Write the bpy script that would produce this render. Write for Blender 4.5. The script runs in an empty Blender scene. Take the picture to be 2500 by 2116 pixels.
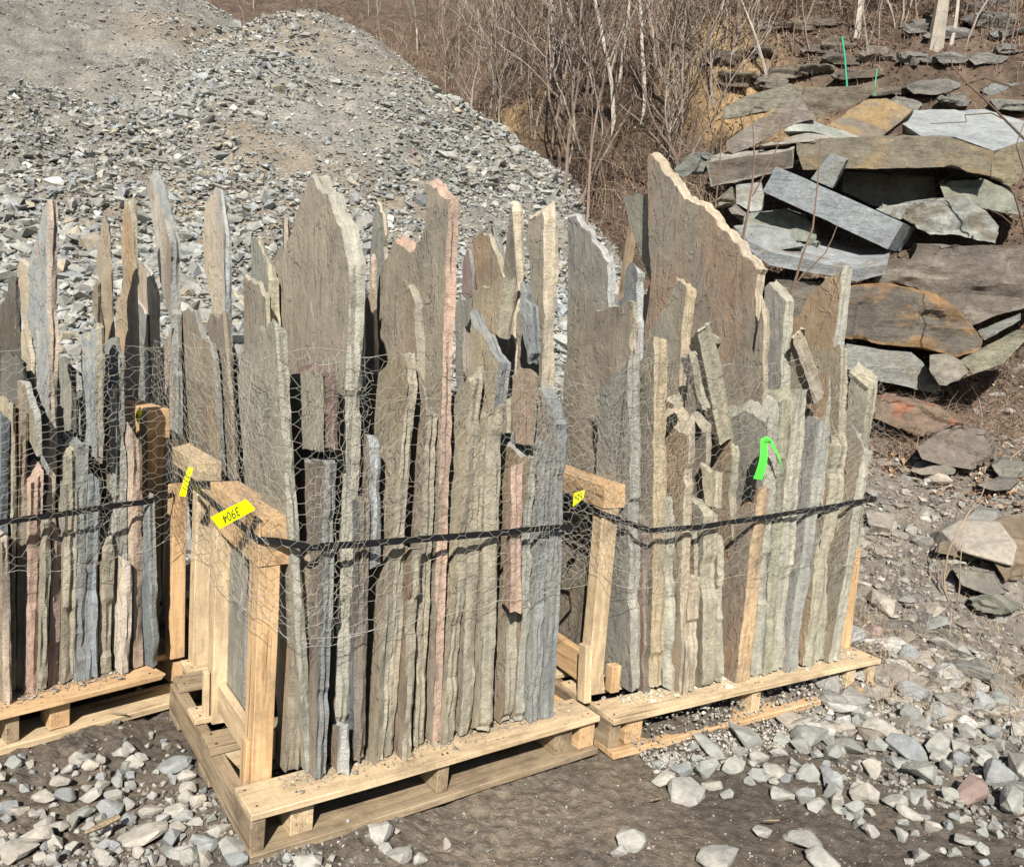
import bpy, bmesh, math, random
import numpy as np
from mathutils import Vector, Matrix
random.seed(7); rng = np.random.default_rng(7)
SC = bpy.context.scene; COL = SC.collection
# ------------------------------------------------------------------ camera
FPX, PITCH, ROLL, CAMH = 1976.98, 0.1257, 0.07081, 1.50497     # focal length in photo pixels (2500 wide), radians, metres
IW, IH = 2500.0, 2116.0
FW = np.array([0, math.cos(PITCH), -math.sin(PITCH)])
_x = np.array([1.0, 0, 0]); _u = np.cross(_x, FW)
RX = math.cos(ROLL)*_x + math.sin(ROLL)*_u
UP = -math.sin(ROLL)*_x + math.cos(ROLL)*_u
CAMP = np.array([0, 0, CAMH])
cam = bpy.data.cameras.new("camera"); co = bpy.data.objects.new("camera", cam); COL.objects.link(co)
co.matrix_world = Matrix(((RX[0], UP[0], -FW[0], 0), (RX[1], UP[1], -FW[1], 0), (RX[2], UP[2], -FW[2], CAMH), (0, 0, 0, 1)))
cam.sensor_fit = 'HORIZONTAL'; cam.sensor_width = 36; cam.lens = 36*FPX/IW; cam.clip_end = 400; cam.clip_start = 0.05
SC.camera = co
# ------------------------------------------------------------------ light
SUN_EL, SUN_AZ = math.radians(40), math.radians(-176)   # azimuth measured from +Y clockwise: sun behind the camera
sdir = Vector((math.sin(SUN_AZ)*math.cos(SUN_EL), math.cos(SUN_AZ)*math.cos(SUN_EL), math.sin(SUN_EL)))
W = bpy.data.worlds.new("World"); SC.world = W; W.use_nodes = True
nt = W.node_tree; sky = nt.nodes.new('ShaderNodeTexSky'); sky.sky_type = 'NISHITA'; sky.sun_disc = False
sky.sun_elevation = SUN_EL; sky.sun_rotation = SUN_AZ; sky.altitude = 300; sky.dust_density = 0.8
bg = nt.nodes['Background']; bg.inputs[1].default_value = 0.05; nt.links.new(sky.outputs[0], bg.inputs[0])
sl = bpy.data.lights.new("sun", 'SUN'); sl.energy = 5.0; sl.angle = math.radians(0.5); sl.color = (1, 0.95, 0.87)
so = bpy.data.objects.new("sun", sl); COL.objects.link(so); so.rotation_euler = sdir.to_track_quat('Z', 'Y').to_euler()
SC.view_settings.view_transform = 'Standard'; SC.view_settings.look = 'None'; SC.view_settings.gamma = 1
SC.view_settings.exposure = 0.6
SC.cycles.max_bounces = 5; SC.cycles.diffuse_bounces = 1; SC.cycles.glossy_bounces = 2
# ------------------------------------------------------------------ photo-pixel measuring helpers
FR = {'P': (0, 0, 1), 'A': (500, 350, 2.52), 'B': (900, 350, 2.52), 'C': (1350, 350, 2.52), 'D': (1600, 600, 2.52), 'L1': (0, 400, 2.52),
      'L2': (0, 950, 2.52), 'M2': (400, 1050, 2.52), 'M3': (850, 1150, 2.52), 'R4': (1350, 1100, 2.52), 'Z1': (0, 0, 2.3156),
      'Z2': (800, 0, 2.3156), 'Z3': (1600, 0, 2.3156), 'Y': (1900, 560, 2.94), 'W': (2000, 1050, 3.528), 'G5': (350, 1650, 2.779),
      'G6': (0, 1650, 2.977), 'G7': (1500, 1500, 2.084)}
def px(fr, p):
    o = FR[fr]; return (o[0]+p[0]/o[2], o[1]+p[1]/o[2])
def ray(X, Y): return FW + RX*(X-IW/2)/FPX - UP*(Y-IH/2)/FPX
def at_y(X, Y, y):
    d = ray(X, Y); return CAMP + d*(y/d[1])
def at_z(X, Y, z):
    d = ray(X, Y); return CAMP + d*((z-CAMH)/d[2])
def hit(X, Y, P0, n):
    d = ray(X, Y); return CAMP + d*(np.dot(P0-CAMP, n)/np.dot(d, n))
# ------------------------------------------------------------------ numpy noise
def _h(ix, iy, iz, s):
    n = (ix.astype(np.int64)*374761393 + iy.astype(np.int64)*668265263 + iz.astype(np.int64)*2147483647 + s*974711) & 0x7fffffff
    n = ((n ^ (n >> 13))*1274126177) & 0x7fffffff
    n = (n ^ (n >> 16)) & 0xffff
    return n/32767.5 - 1.0
def vnoise(x, y, z=None, s=0):
    x = np.asarray(x, float); y = np.asarray(y, float); z = np.zeros_like(x) if z is None else np.asarray(z, float)
    ix, iy, iz = np.floor(x), np.floor(y), np.floor(z); fx, fy, fz = x-ix, y-iy, z-iz
    fx = fx*fx*(3-2*fx); fy = fy*fy*(3-2*fy); fz = fz*fz*(3-2*fz)
    def L(a, b, t): return a+(b-a)*t
    r = []
    for dz in (0, 1):
        a = L(_h(ix, iy, iz+dz, s), _h(ix+1, iy, iz+dz, s), fx); b = L(_h(ix, iy+1, iz+dz, s), _h(ix+1, iy+1, iz+dz, s), fx)
        r.append(L(a, b, fy))
    return L(r[0], r[1], fz)
def fbm(x, y, z=None, o=4, s=0):
    t = 0; a = 1.0; n = 0
    for k in range(o):
        t = t + a*vnoise(np.asarray(x)*2**k, np.asarray(y)*2**k, None if z is None else np.asarray(z)*2**k, s+k); n += a; a *= .5
    return t/n
def sstep(a, b, x): t = np.clip((np.asarray(x, float)-a)/(b-a), 0, 1); return t*t*(3-2*t)
# ------------------------------------------------------------------ object helpers
def tag(o, label=None, cat=None, group=None, kind=None):
    if label: o['label'] = label
    if cat: o['category'] = cat
    if group: o['group'] = group
    if kind: o['kind'] = kind
    return o
def fastmesh(name, V, F, mats, cols=None, smooth=False, mi=None, uvn=None):
    """V (n,3), F (m,k) index array with k = 3 or 4, cols per-vertex rgb"""
    V = np.asarray(V, np.float32); F = np.asarray(F, np.int32); m, k = F.shape
    me = bpy.data.meshes.new(name); me.vertices.add(len(V)); me.vertices.foreach_set('co', V.ravel())
    me.loops.add(m*k); me.loops.foreach_set('vertex_index', F.ravel())
    me.polygons.add(m); me.polygons.foreach_set('loop_start', np.arange(0, m*k, k, dtype=np.int32))
    me.polygons.foreach_set('loop_total', np.full(m, k, np.int32))
    me.polygons.foreach_set('use_smooth', np.full(m, smooth, bool))
    for mt in (mats if isinstance(mats, (list, tuple)) else [mats]): me.materials.append(mt)
    if mi is not None: me.polygons.foreach_set('material_index', np.asarray(mi, np.int32))
    if cols is not None:
        ca = me.color_attributes.new('tint', 'FLOAT_COLOR', 'POINT')
        c4 = np.ones((len(V), 4), np.float32); c4[:, :3] = cols; ca.data.foreach_set('color', c4.ravel())
    me.update(calc_edges=True); me.validate(); return me
def link(name, me, parent=None, mw=None):
    o = bpy.data.objects.new(name, me); COL.objects.link(o)
    if parent is not None: o.parent = parent
    if mw is not None: o.matrix_world = mw
    return o
def empty(name, loc, mw=None):
    o = bpy.data.objects.new(name, None); COL.objects.link(o); o.empty_display_size = .1
    if mw is not None: o.matrix_world = mw
    else: o.location = loc
    return o
# ------------------------------------------------------------------ materials
def nodes(name, rough=.85, spec=.3):
    m = bpy.data.materials.new(name); m.use_nodes = True; t = m.node_tree
    b = t.nodes['Principled BSDF']; b.inputs['Roughness'].default_value = rough; b.inputs['Specular IOR Level'].default_value = spec
    return m, t, b
def N(t, typ, **kw):
    n = t.nodes.new(typ)
    for k, v in kw.items():
        if k in n.inputs.keys(): n.inputs[k].default_value = v
        else: setattr(n, k, v)
    return n
def coords(t, scale=(1, 1, 1), rand=True):
    tc = N(t, 'ShaderNodeTexCoord'); mp = N(t, 'ShaderNodeMapping'); mp.inputs['Scale'].default_value = scale
    if rand:
        oi = N(t, 'ShaderNodeObjectInfo'); vm = N(t, 'ShaderNodeVectorMath', operation='SCALE'); vm.inputs[0].default_value = (17, 31, 23)
        t.links.new(oi.outputs['Random'], vm.inputs['Scale']); ad = N(t, 'ShaderNodeVectorMath', operation='ADD')
        t.links.new(tc.outputs['Object'], ad.inputs[0]); t.links.new(vm.outputs[0], ad.inputs[1]); t.links.new(ad.outputs[0], mp.inputs[0])
    else: t.links.new(tc.outputs['Object'], mp.inputs[0])
    return mp.outputs[0]
def noise(t, vec, scale, detail=4, rough=.55, dist=0):
    n = N(t, 'ShaderNodeTexNoise', Scale=scale, Detail=detail, Roughness=rough, Distortion=dist); t.links.new(vec, n.inputs['Vector']); return n.outputs['Fac']
def ramp(t, fac, a, b, ca=(0, 0, 0, 1), cb=(1, 1, 1, 1)):
    r = N(t, 'ShaderNodeValToRGB'); e = r.color_ramp.elements; e[0].position = a; e[1].position = b; e[0].color = ca; e[1].color = cb
    t.links.new(fac, r.inputs[0]); return r.outputs[0]
def mix(t, fac, a, b, mode='MIX'):
    m = N(t, 'ShaderNodeMix', data_type='RGBA', blend_type=mode)
    for s, v in ((0, fac), (6, a), (7, b)):
        if hasattr(v, 'is_linked'): t.links.new(v, m.inputs[s])
        else: m.inputs[s].default_value = v if s == 0 else (*v, 1) if len(v) == 3 else v
    return m.outputs[2]
def bump(t, b, h, dist, strength=1, prev=None):
    n = N(t, 'ShaderNodeBump', Distance=dist, Strength=strength); t.links.new(h, n.inputs['Height'])
    if prev is not None: t.links.new(prev, n.inputs['Normal'])
    t.links.new(n.outputs[0], b.inputs['Normal']); return n.outputs[0]
def tint(t, name='tint'):
    a = N(t, 'ShaderNodeAttribute', attribute_name=name); return a.outputs['Color']
def mmul(t, a, k, add=0):
    m = N(t, 'ShaderNodeMath', operation='MULTIPLY_ADD'); t.links.new(a, m.inputs[0]); m.inputs[1].default_value = k; m.inputs[2].default_value = add; return m.outputs[0]

def mat_slab_face():
    m, t, b = nodes('cleft stone face', .72, .35); c = tint(t); c2 = tint(t, 'stain')
    v1 = coords(t, (9, 9, 1.3)); v2 = coords(t, (3, 3, 1.0)); v0 = coords(t)
    st = noise(t, v1, 1.5, 5, .62, 1.6); pa = noise(t, v2, 1.6, 5, .6, .6)
    c = mix(t, ramp(t, pa, .36, .64), c, c2)
    og = ramp(t, noise(t, coords(t, (5, 5, 1.5)), 1.9, 6, .7, 1.0), .60, .72); c = mix(t, mmulc(t, og, .45), c, (.40, .24, .14))
    c = mix(t, .5, c, ramp(t, st, .25, .75, (.66, .66, .66, 1), (1.34, 1.33, 1.3, 1)), 'MULTIPLY')
    bl = noise(t, v0, 9, 6, .7, .6); c = mix(t, .8, c, ramp(t, bl, .3, .7, (.72, .72, .74, 1), (1.28, 1.26, 1.22, 1)), 'MULTIPLY')
    fl = noise(t, coords(t, (26, 26, 2.6)), 2.2, 4, .7, .9); cr = ramp(t, fl, .62, .68)
    c = mix(t, mmulc(t, cr, .5), c, (.50, .44, .33))
    dk = ramp(t, noise(t, v0, 7, 5, .7), .60, .74)
    c = mix(t, mmulc(t, dk, .35), c, (.06, .055, .045))
    fine = noise(t, v0, 170, 3, .7); c = mix(t, .55, c, ramp(t, fine, .3, .7, (.78, .78, .78, 1), (1.2, 1.2, 1.2, 1)), 'MULTIPLY')
    t.links.new(c, b.inputs['Base Color'])
    sp = noise(t, coords(t, (4, 4, 1.6)), 1.7, 5, .6, 1.2); p = bump(t, b, ramp(t, sp, .485, .50), .004, .9); p = bump(t, b, ramp(t, sp, .60, .612), .004, .9, p); p = bump(t, b, st, .0030, .7, p); p = bump(t, b, bl, .010, .6, p); p = bump(t, b, noise(t, v0, 60, 5, .7), .0030, .8, p); bump(t, b, cr, .0015, .6, p)
    return m
def mmulc(t, c, k):
    m = N(t, 'ShaderNodeMath', operation='MULTIPLY'); t.links.new(c, m.inputs[0]); m.inputs[1].default_value = k; return m.outputs[0]
def mat_slab_rim():
    m, t, b = nodes('broken stone rim', .82, .25); c = tint(t); v0 = coords(t); pt = ramp(t, noise(t, coords(t, (4, 9, 2.5)), 1.8, 5, .65, .8), .47, .60); c = mix(t, mmulc(t, pt, .65), c, tint(t, 'stain')); vs = coords(t, (6, 60, 2.5))
    ly = noise(t, vs, 1.0, 4, .6, .3); rg = noise(t, v0, 34, 6, .68)
    c = mix(t, .65, c, ramp(t, ly, .3, .7, (.7, .7, .68, 1), (1.25, 1.25, 1.22, 1)), 'MULTIPLY')
    c = mix(t, .8, c, ramp(t, rg, .25, .75, (.68, .68, .68, 1), (1.28, 1.28, 1.28, 1)), 'MULTIPLY')
    big = noise(t, coords(t, (3, 3, 1.6)), 1.7, 3); c = mix(t, .8, c, ramp(t, big, .3, .7, (.8, .82, .86, 1), (1.2, 1.15, 1.08, 1)), 'MULTIPLY')
    t.links.new(c, b.inputs['Base Color'])
    p = bump(t, b, rg, .013, .9); p = bump(t, b, noise(t, v0, 120, 4, .75), .005, 1, p); bump(t, b, ly, .003, .6, p)
    return m
def mat_tinted(name, sc=30, amp=.35, bd=.01, rough=.88, spec=.2, lay=False, micro=160):
    m, t, b = nodes(name, rough, spec); c = tint(t); v0 = coords(t)
    n1 = noise(t, v0, sc, 6, .68); c = mix(t, 1, c, ramp(t, n1, .25, .75, (1-amp,)*3+(1,), (1+amp,)*3+(1,)), 'MULTIPLY')
    n2 = noise(t, v0, sc/8, 4, .6); c = mix(t, .8, c, ramp(t, n2, .3, .7, (.78, .8, .84, 1), (1.2, 1.16, 1.1, 1)), 'MULTIPLY')
    p = None
    if lay:
        l = noise(t, coords(t, (2.5, 2.5, 26)), 1.4, 6, .65, .5); c = mix(t, .7, c, ramp(t, l, .3, .7, (.62, .61, .6, 1), (1.3, 1.28, 1.22, 1)), 'MULTIPLY')
        p = bump(t, b, l, .03, .8)
    t.links.new(c, b.inputs['Base Color']); p = bump(t, b, n1, bd, .9, p)
    if micro: bump(t, b, noise(t, v0, micro, 3, .7), bd*.25, .7, p)
    return m
def mat_block():
    m, t, b = nodes('quarry block stone', .75, .3); c = tint(t); c2 = tint(t, 'stain'); v0 = coords(t)
    n1 = noise(t, v0, 16, 9, .75); pa = noise(t, coords(t, (1, 1, 1.6)), 2.2, 5, .62, .8)
    c = mix(t, ramp(t, pa, .5, .6), c, c2)
    c = mix(t, .85, c, ramp(t, n1, .25, .75, (.5, .5, .5, 1), (1.42, 1.42, 1.42, 1)), 'MULTIPLY')
    c = mix(t, .8, c, ramp(t, noise(t, v0, 3.5, 5, .65), .3, .7, (.66, .66, .68, 1), (1.3, 1.28, 1.22, 1)), 'MULTIPLY')
    wh = ramp(t, noise(t, coords(t, (2, 2, 9)), 2.6, 6, .7, 1.2), .66, .72); c = mix(t, mmulc(t, wh, .4), c, (.42, .42, .38))
    t.links.new(c, b.inputs['Base Color']); l = noise(t, coords(t, (1.5, 1.5, 10)), 2.0, 6, .65, .6)
    p = bump(t, b, l, .03, .8); p = bump(t, b, n1, .045, .9, p); bump(t, b, noise(t, v0, 70, 4, .7), .005, .7, p)
    return m
def mat_wood(name, c1, c2, stain=.35):
    m, t, b = nodes(name, .7, .25); g = coords(t, (1.3, 26, 26)); v0 = coords(t)
    gn = noise(t, g, 1.6, 6, .7, .9)
    wv = N(t, 'ShaderNodeTexWave', wave_type='BANDS', bands_direction='Y', Scale=14.0, Distortion=9.0, Detail=3.0); wv.inputs['Detail Scale'].default_value = .6
    t.links.new(coords(t, (.35, 3, 3)), wv.inputs['Vector'])
    c = mix(t, ramp(t, gn, .3, .7), c1, c2)
    c = mix(t, .5, c, ramp(t, wv.outputs['Fac'], .1, .9, (.74, .68, .60, 1), (1.14, 1.12, 1.08, 1)), 'MULTIPLY')
    sp_ = ramp(t, noise(t, coords(t, (1.1, 30, 30)), 1.5, 3, .5, .4), .64, .70); c = mix(t, mmulc(t, sp_, .75), c, (.13, .08, .045))
    d = ramp(t, noise(t, coords(t, (1.6, 4, 4)), 2.6, 7, .75), .46, .66); c = mix(t, mmulc(t, d, stain), c, (.09, .07, .05))
    hi = noise(t, v0, 60, 4, .7); c = mix(t, .5, c, ramp(t, hi, .3, .7, (.85, .85, .85, 1), (1.12, 1.12, 1.12, 1)), 'MULTIPLY')
    sw = noise(t, coords(t, (60, 6, 6)), 2.0, 4, .6, .5); c = mix(t, .35, c, ramp(t, sw, .35, .65, (.82, .8, .78, 1), (1.1, 1.1, 1.1, 1)), 'MULTIPLY')
    kn = ramp(t, noise(t, coords(t, (3.5, 9, 9)), 1.3, 2, .4), .70, .76); c = mix(t, mmulc(t, kn, .6), c, (.20, .10, .045))
    t.links.new(c, b.inputs['Base Color']); p = bump(t, b, gn, .003, .7); p = bump(t, b, sw, .0012, .6, p); bump(t, b, hi, .001, .6, p)
    return m
def _unused(): pass
def mat_plain(name, c, rough=.6, metal=0, spec=.4, var=.15):
    m, t, b = nodes(name, rough, spec); v0 = coords(t)
    cc = mix(t, 1, c, ramp(t, noise(t, v0, 25, 4), .3, .7, (1-var,)*3+(1,), (1+var,)*3+(1,)), 'MULTIPLY')
    t.links.new(cc, b.inputs['Base Color']); b.inputs['Metallic'].default_value = metal; bump(t, b, noise(t, v0, 60, 3), .0008, .4); return m
M_FACE = mat_slab_face(); M_RIM = mat_slab_rim(); M_BLOCK = mat_block()
M_PILE = mat_tinted('quarry gravel stone', 22, .3, .008, micro=90)
M_PILEDIRT = mat_tinted('fine quarry spoil', 26, .5, .03, .95, .1, micro=120)
M_ROCK = mat_tinted('loose field stone', 32, .28, .006, .85, .25)
M_MUD = mat_tinted('trodden mud', 24, .5, .022, .8, .25, micro=110)
M_HILL = mat_tinted('leaf litter slope', 9, .5, .05, .95, .1, micro=40)
M_STRATA = mat_tinted('layered bedrock', 10, .35, .02, .9, .2, lay=True, micro=60)
M_TWIG = mat_tinted('bare bark', 60, .25, .001, .85, .2, micro=0)
M_WOOD = mat_wood('fresh pallet wood', (.52, .39, .24), (.70, .56, .37), .5)
M_WOODO = mat_wood('orange pallet wood', (.52, .34, .18), (.68, .47, .27), .5)
M_WOODG = mat_wood('weathered pallet wood', (.25, .19, .125), (.42, .33, .22), .75)
M_WIRE = mat_plain('galvanised wire', (.33, .31, .265), .6, .0, .3, .4)
M_STRAP = mat_plain('black strap plastic', (.012, .012, .014), .35, 0, .5)
M_TAG = mat_plain('yellow tag plastic', (.82, .86, .0), .5, 0, .4, .05)
M_INK = mat_plain('marker ink', (.06, .07, .02), .6)
M_TAPE = mat_plain('green marking tape', (.10, .85, .07), .45, 0, .4, .05)
M_NAIL = mat_plain('rusty nail steel', (.10, .07, .05), .5, .4)
M_HOSE = mat_plain('green hose plastic', (.05, .42, .26), .5)
# ------------------------------------------------------------------ terrain height
PILES = [(-4.0, 15.5, 7.45, .72), (-15.5, 17.5, 10.2, .66), (-9.2, 18.5, 9.3, .60)]
HY = [-50, 4.0, 5.0, 6.0, 7.0, 8.0, 9.0, 10.0, 11.2, 11.8, 12.6, 13.6, 16, 22, 40, 80]
HZ = [0, 0, .30, .66, 1.0, 1.5, 2.25, 3.15, 4.0, 5.3, 6.2, 6.7, 8.3, 12.0, 21, 34]
def hill(x, y):
    sh = 10.5*sstep(2.6, -4.5, x) + 1.2*sstep(1.9, .4, x)
    side = .25*np.clip(x-3.5, 0, 6)
    yy = y - sh + side + .5*vnoise(x*.5, y*.5, s=3)
    z = np.interp(yy, HY, HZ)
    n = fbm(x*.9, y*.9, o=4, s=11)
    return z + n*.16*sstep(4.5, 8, yy)*(1+sstep(12, 16, yy)) - .50*sstep(1.2, 1.9, x)*sstep(6.9, 7.6, yy)*sstep(9.9, 9.0, yy) - .22*sstep(2.35, 3.0, x)*sstep(3.3, 3.7, y)*sstep(4.9, 4.4, y)
def near_rough(x, y):
    cl = fbm(x*7, y*7, o=5, s=21)
    a = .026 + .018*sstep(.0, .5, vnoise(x*1.3, y*1.3, s=5))
    O_r = np.array([.4362, 2.78]); ca_, sa_ = math.cos(.5363), math.sin(.5363); ur_ = (x-O_r[0])*ca_+(y-O_r[1])*sa_; vr_ = -(x-O_r[0])*sa_+(y-O_r[1])*ca_
    mound = .060*sstep(.02, .25, ur_)*sstep(1.75, 1.45, ur_)*sstep(-.06, .07, vr_)*sstep(.6, .3, vr_)
    smooth = sstep(.55, .15, np.hypot((x-.55)/.95, (y-2.35)/.33))   # trodden smooth mud in front of the middle and right pallets
    a = a*(1-.75*smooth)
    return (cl + .22*vnoise(x*38, y*38, s=77) + .12*vnoise(x*90, y*90, s=78))*np.maximum(a, .012) + .02*vnoise(x*1.8, y*1.8, s=9) - .012 + mound
def ground(x, y):
    z = hill(x, y)
    near = sstep(9, 5.5, y)
    return z + near*near_rough(x, y)
def pile(x, y):
    z = np.full(np.shape(x), -9.0)
    wob = fbm(x*.55, y*.55, o=4, s=31)*.55
    for (ax, ay, h, s) in PILES:
        d = np.sqrt((x-ax)**2+(y-ay)**2+.5)
        c = h - s*d + wob*np.clip(d/6, .2, 1)
        c = np.where(c < 1.2, c*.75+.3*1, c) if False else c
        z = np.maximum(z, c) + .25*np.exp(-((z-c)/.35)**2)*0
    z = z + .05*fbm(x*3, y*3, o=3, s=41)
    return z
def gz(x, y): return float(ground(np.array([x]), np.array([y]))[0])
# ------------------------------------------------------------------ rock variants (angular, convex)
def rock_variant(n, seed, sub=0, ex=2.4, flat=1.0):
    r = np.random.default_rng(seed); bm = bmesh.new()
    for _ in range(n):
        p = r.normal(size=3); p /= (np.abs(p)**ex).sum()**(1/ex); p *= r.uniform(.82, 1); bm.verts.new((p[0], p[1], p[2]*flat))
    bmesh.ops.convex_hull(bm, input=bm.verts)
    for v in [v for v in bm.verts if not v.link_faces]: bm.verts.remove(v)
    if sub:
        bmesh.ops.bevel(bm, geom=list(bm.edges), offset=.07, segments=1, affect='EDGES', clamp_overlap=True)
        bmesh.ops.triangulate(bm, faces=bm.faces)
        if sub > 1:
            bmesh.ops.subdivide_edges(bm, edges=bm.edges, cuts=1, use_grid_fill=True, smooth=.25)
            bmesh.ops.triangulate(bm, faces=bm.faces)
        V = np.array([v.co for v in bm.verts]); nn = fbm(V[:, 0]*2.3+seed, V[:, 1]*2.3, V[:, 2]*2.3, 3, seed)
        for v, k in zip(bm.verts, nn): v.co *= 1+.10*k
    bmesh.ops.triangulate(bm, faces=bm.faces); bm.verts.index_update(); bm.normal_update()
    V = np.array([v.co for v in bm.verts]); F = np.array([[v.index for v in f.verts] for f in bm.faces]); bm.free(); return V, F
LOW = [rock_variant(10, 100+i) for i in range(14)]
MID = [rock_variant(13, 200+i, 1, 2.6) for i in range(14)]
HIGH = [rock_variant(17, 300+i, 2, 2.8) for i in range(16)]
def rotmats(n, r, flatness=1.0):
    """random rotations; flatness<1 keeps the short axis near vertical"""
    a = r.uniform(0, 2*np.pi, n); t = r.normal(0, flatness, n); p = r.uniform(0, 2*np.pi, n)
    ca, sa = np.cos(a), np.sin(a); Rz = np.zeros((n, 3, 3)); Rz[:, 0, 0] = ca; Rz[:, 0, 1] = -sa; Rz[:, 1, 0] = sa; Rz[:, 1, 1] = ca; Rz[:, 2, 2] = 1
    k = np.stack([np.cos(p), np.sin(p), np.zeros(n)], 1); K = np.zeros((n, 3, 3))
    K[:, 0, 2] = k[:, 1]; K[:, 1, 2] = -k[:, 0]; K[:, 2, 0] = -k[:, 1]; K[:, 2, 1] = k[:, 0]
    I = np.eye(3)[None]; Rt = I + np.sin(t)[:, None, None]*K + (1-np.cos(t))[:, None, None]*(K@K)
    return Rt@Rz
def scatter(P, size, cols, variants, r, flat=(.35, .8), elong=(.6, 1), tilt=.35, colj=.12):
    n = len(P); R = rotmats(n, r, tilt); S = np.stack([size, size*r.uniform(*elong, n), size*r.uniform(*flat, n)], 1)
    vi = r.integers(0, len(variants), n); Vs, Fs, Cs = [], [], []; off = 0
    for k, (V, F) in enumerate(variants):
        idx = np.where(vi == k)[0]
        if not len(idx): continue
        loc = V[None]*S[idx][:, None, :]; loc = np.einsum('nij,nvj->nvi', R[idx], loc) + P[idx][:, None, :]
        Vs.append(loc.reshape(-1, 3)); Fs.append((F[None]+(np.arange(len(idx))*len(V))[:, None, None]).reshape(-1, 3)+off); off += len(idx)*len(V)
        j = cols[idx]*(1+r.normal(0, colj, (len(idx), 1))); Cs.append(np.repeat(j, len(V), 0))
    return np.concatenate(Vs), np.concatenate(Fs), np.clip(np.concatenate(Cs), .01, .9)
# ------------------------------------------------------------------ ground sheet (polar grid round the camera: fine near, coarse far)
def polar(name, amin, amax, na, r0, r1, nr, hf, cf, mats, mif=None):
    a = np.radians(np.linspace(amin, amax, na)); rr = r0*(r1/r0)**(np.linspace(0, 1, nr))
    A, Rr = np.meshgrid(a, rr); X = Rr*np.sin(A); Y = Rr*np.cos(A); Z = hf(X, Y)
    V = np.stack([X.ravel(), Y.ravel(), Z.ravel()], 1); i = np.arange(na*nr).reshape(nr, na)
    F = np.stack([i[:-1, :-1].ravel(), i[1:, :-1].ravel(), i[1:, 1:].ravel(), i[:-1, 1:].ravel()], 1)[:, ::-1]
    C = cf(X.ravel(), Y.ravel(), Z.ravel()); mi = None
    if mif is not None: mi = mif(X, Y)[:-1, :-1].ravel()
    return link(name, fastmesh(name, V, F, mats, C, True, mi))
def ground_col(x, y, z):
    n = fbm(x*2.2, y*2.2, o=4, s=51)[:, None]; n2 = fbm(x*.7, y*.7, o=3, s=61)[:, None]
    mud = np.array([.125, .105, .083])*(1+.35*n+.2*n2); mud = np.where(n2 > .18, mud*[1.25, 1.22, 1.18], mud)
    grav = np.array([.19, .17, .145])*(1+.5*fbm(x*14, y*14, o=3, s=71)[:, None])
    litter = np.array([.11, .082, .062])*(1+.6*fbm(x*5, y*5, o=4, s=81)[:, None])
    g = (sstep(3.2, 4.4, y+.5*x)*.9)[:, None]; l = (sstep(6.2, 9.0, y+1.2*fbm(x, y, o=2, s=2)))[:, None]
    c = mud*(1-g)+grav*g; c = c*(1-l)+litter*l
    och = (sstep(4.0, 4.6, z)*sstep(6.9, 6.2, z)*sstep(-.05, .15, fbm(x*.5+4, z*.35, o=3, s=91))*sstep(4.6, 3.2, x))[:, None]
    c = c*(1-och)+np.array([.34, .235, .125])*(1+.4*fbm(x*3, z*7, o=4, s=95)[:, None])*och
    return np.clip(c, .015, .8)
# ------------------------------------------------------------------ setting
gnd = tag(polar('ground', -72, 72, 900, .9, 7.5, 560, ground, ground_col, M_MUD), kind='structure')
hil = tag(polar('hillside', -66, 66, 520, 7.5, 95, 520, hill, ground_col, M_HILL), kind='structure')
# ------------------------------------------------------------------ crates: local frames (u along the front, v towards the back, z up)
CR = {'M': ((-.642, 2.069), .619, 'middle'), 'R': ((.4362, 2.78), .5363, 'right'), 'L': ((-2.03, 2.108), .785, 'left')}
_a = .619; CR['K'] = ((-.642+.07*math.cos(_a)-1.0*math.sin(_a), 2.069+.07*math.sin(_a)+1.0*math.cos(_a)), _a, 'rear')
def cf(c):
    (ox, oy), a, _ = CR[c]; return np.array([ox, oy, 0]), np.array([math.cos(a), math.sin(a), 0]), np.array([-math.sin(a), math.cos(a), 0])
def cp(c, u, v, z): O, U, V = cf(c); return O+u*U+v*V+np.array([0, 0, z])
def cmat(c, u=0, v=0, z=0, yaw=0):
    p = cp(c, u, v, z); return Matrix.Translation(p) @ Matrix.Rotation(CR[c][1]+yaw, 4, 'Z')
def u_of(c, xpx, v, z):
    """u on the line (v, z) that is seen at photo column xpx"""
    O, U, V = cf(c); P0 = O+v*V+np.array([0, 0, z])-CAMP
    k = (xpx-IW/2)/FPX; return (k*(P0@FW)-P0@RX)/(U@RX-k*(U@FW))
# ------------------------------------------------------------------ slabs
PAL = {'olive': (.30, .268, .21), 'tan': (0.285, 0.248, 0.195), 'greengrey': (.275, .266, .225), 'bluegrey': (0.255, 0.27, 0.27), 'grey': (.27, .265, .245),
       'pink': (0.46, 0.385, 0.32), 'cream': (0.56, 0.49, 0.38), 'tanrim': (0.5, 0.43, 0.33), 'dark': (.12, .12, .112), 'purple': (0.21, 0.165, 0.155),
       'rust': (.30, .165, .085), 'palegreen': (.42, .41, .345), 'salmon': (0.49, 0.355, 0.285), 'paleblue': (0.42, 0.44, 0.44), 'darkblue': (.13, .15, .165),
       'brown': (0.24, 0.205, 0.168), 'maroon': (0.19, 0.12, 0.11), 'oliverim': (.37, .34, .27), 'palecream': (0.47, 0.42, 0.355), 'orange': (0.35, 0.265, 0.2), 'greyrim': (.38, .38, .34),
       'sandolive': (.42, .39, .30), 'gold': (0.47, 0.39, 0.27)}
SLABINFO = []
def densify(pts, step):
    out = []
    n = len(pts)
    for i in range(n):
        a, b = pts[i], pts[(i+1) % n]; d = np.hypot(*(b-a)); k = max(1, int(round(d/step)))
        for j in range(k): out.append(a+(b-a)*j/k)
    return np.array(out)
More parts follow.
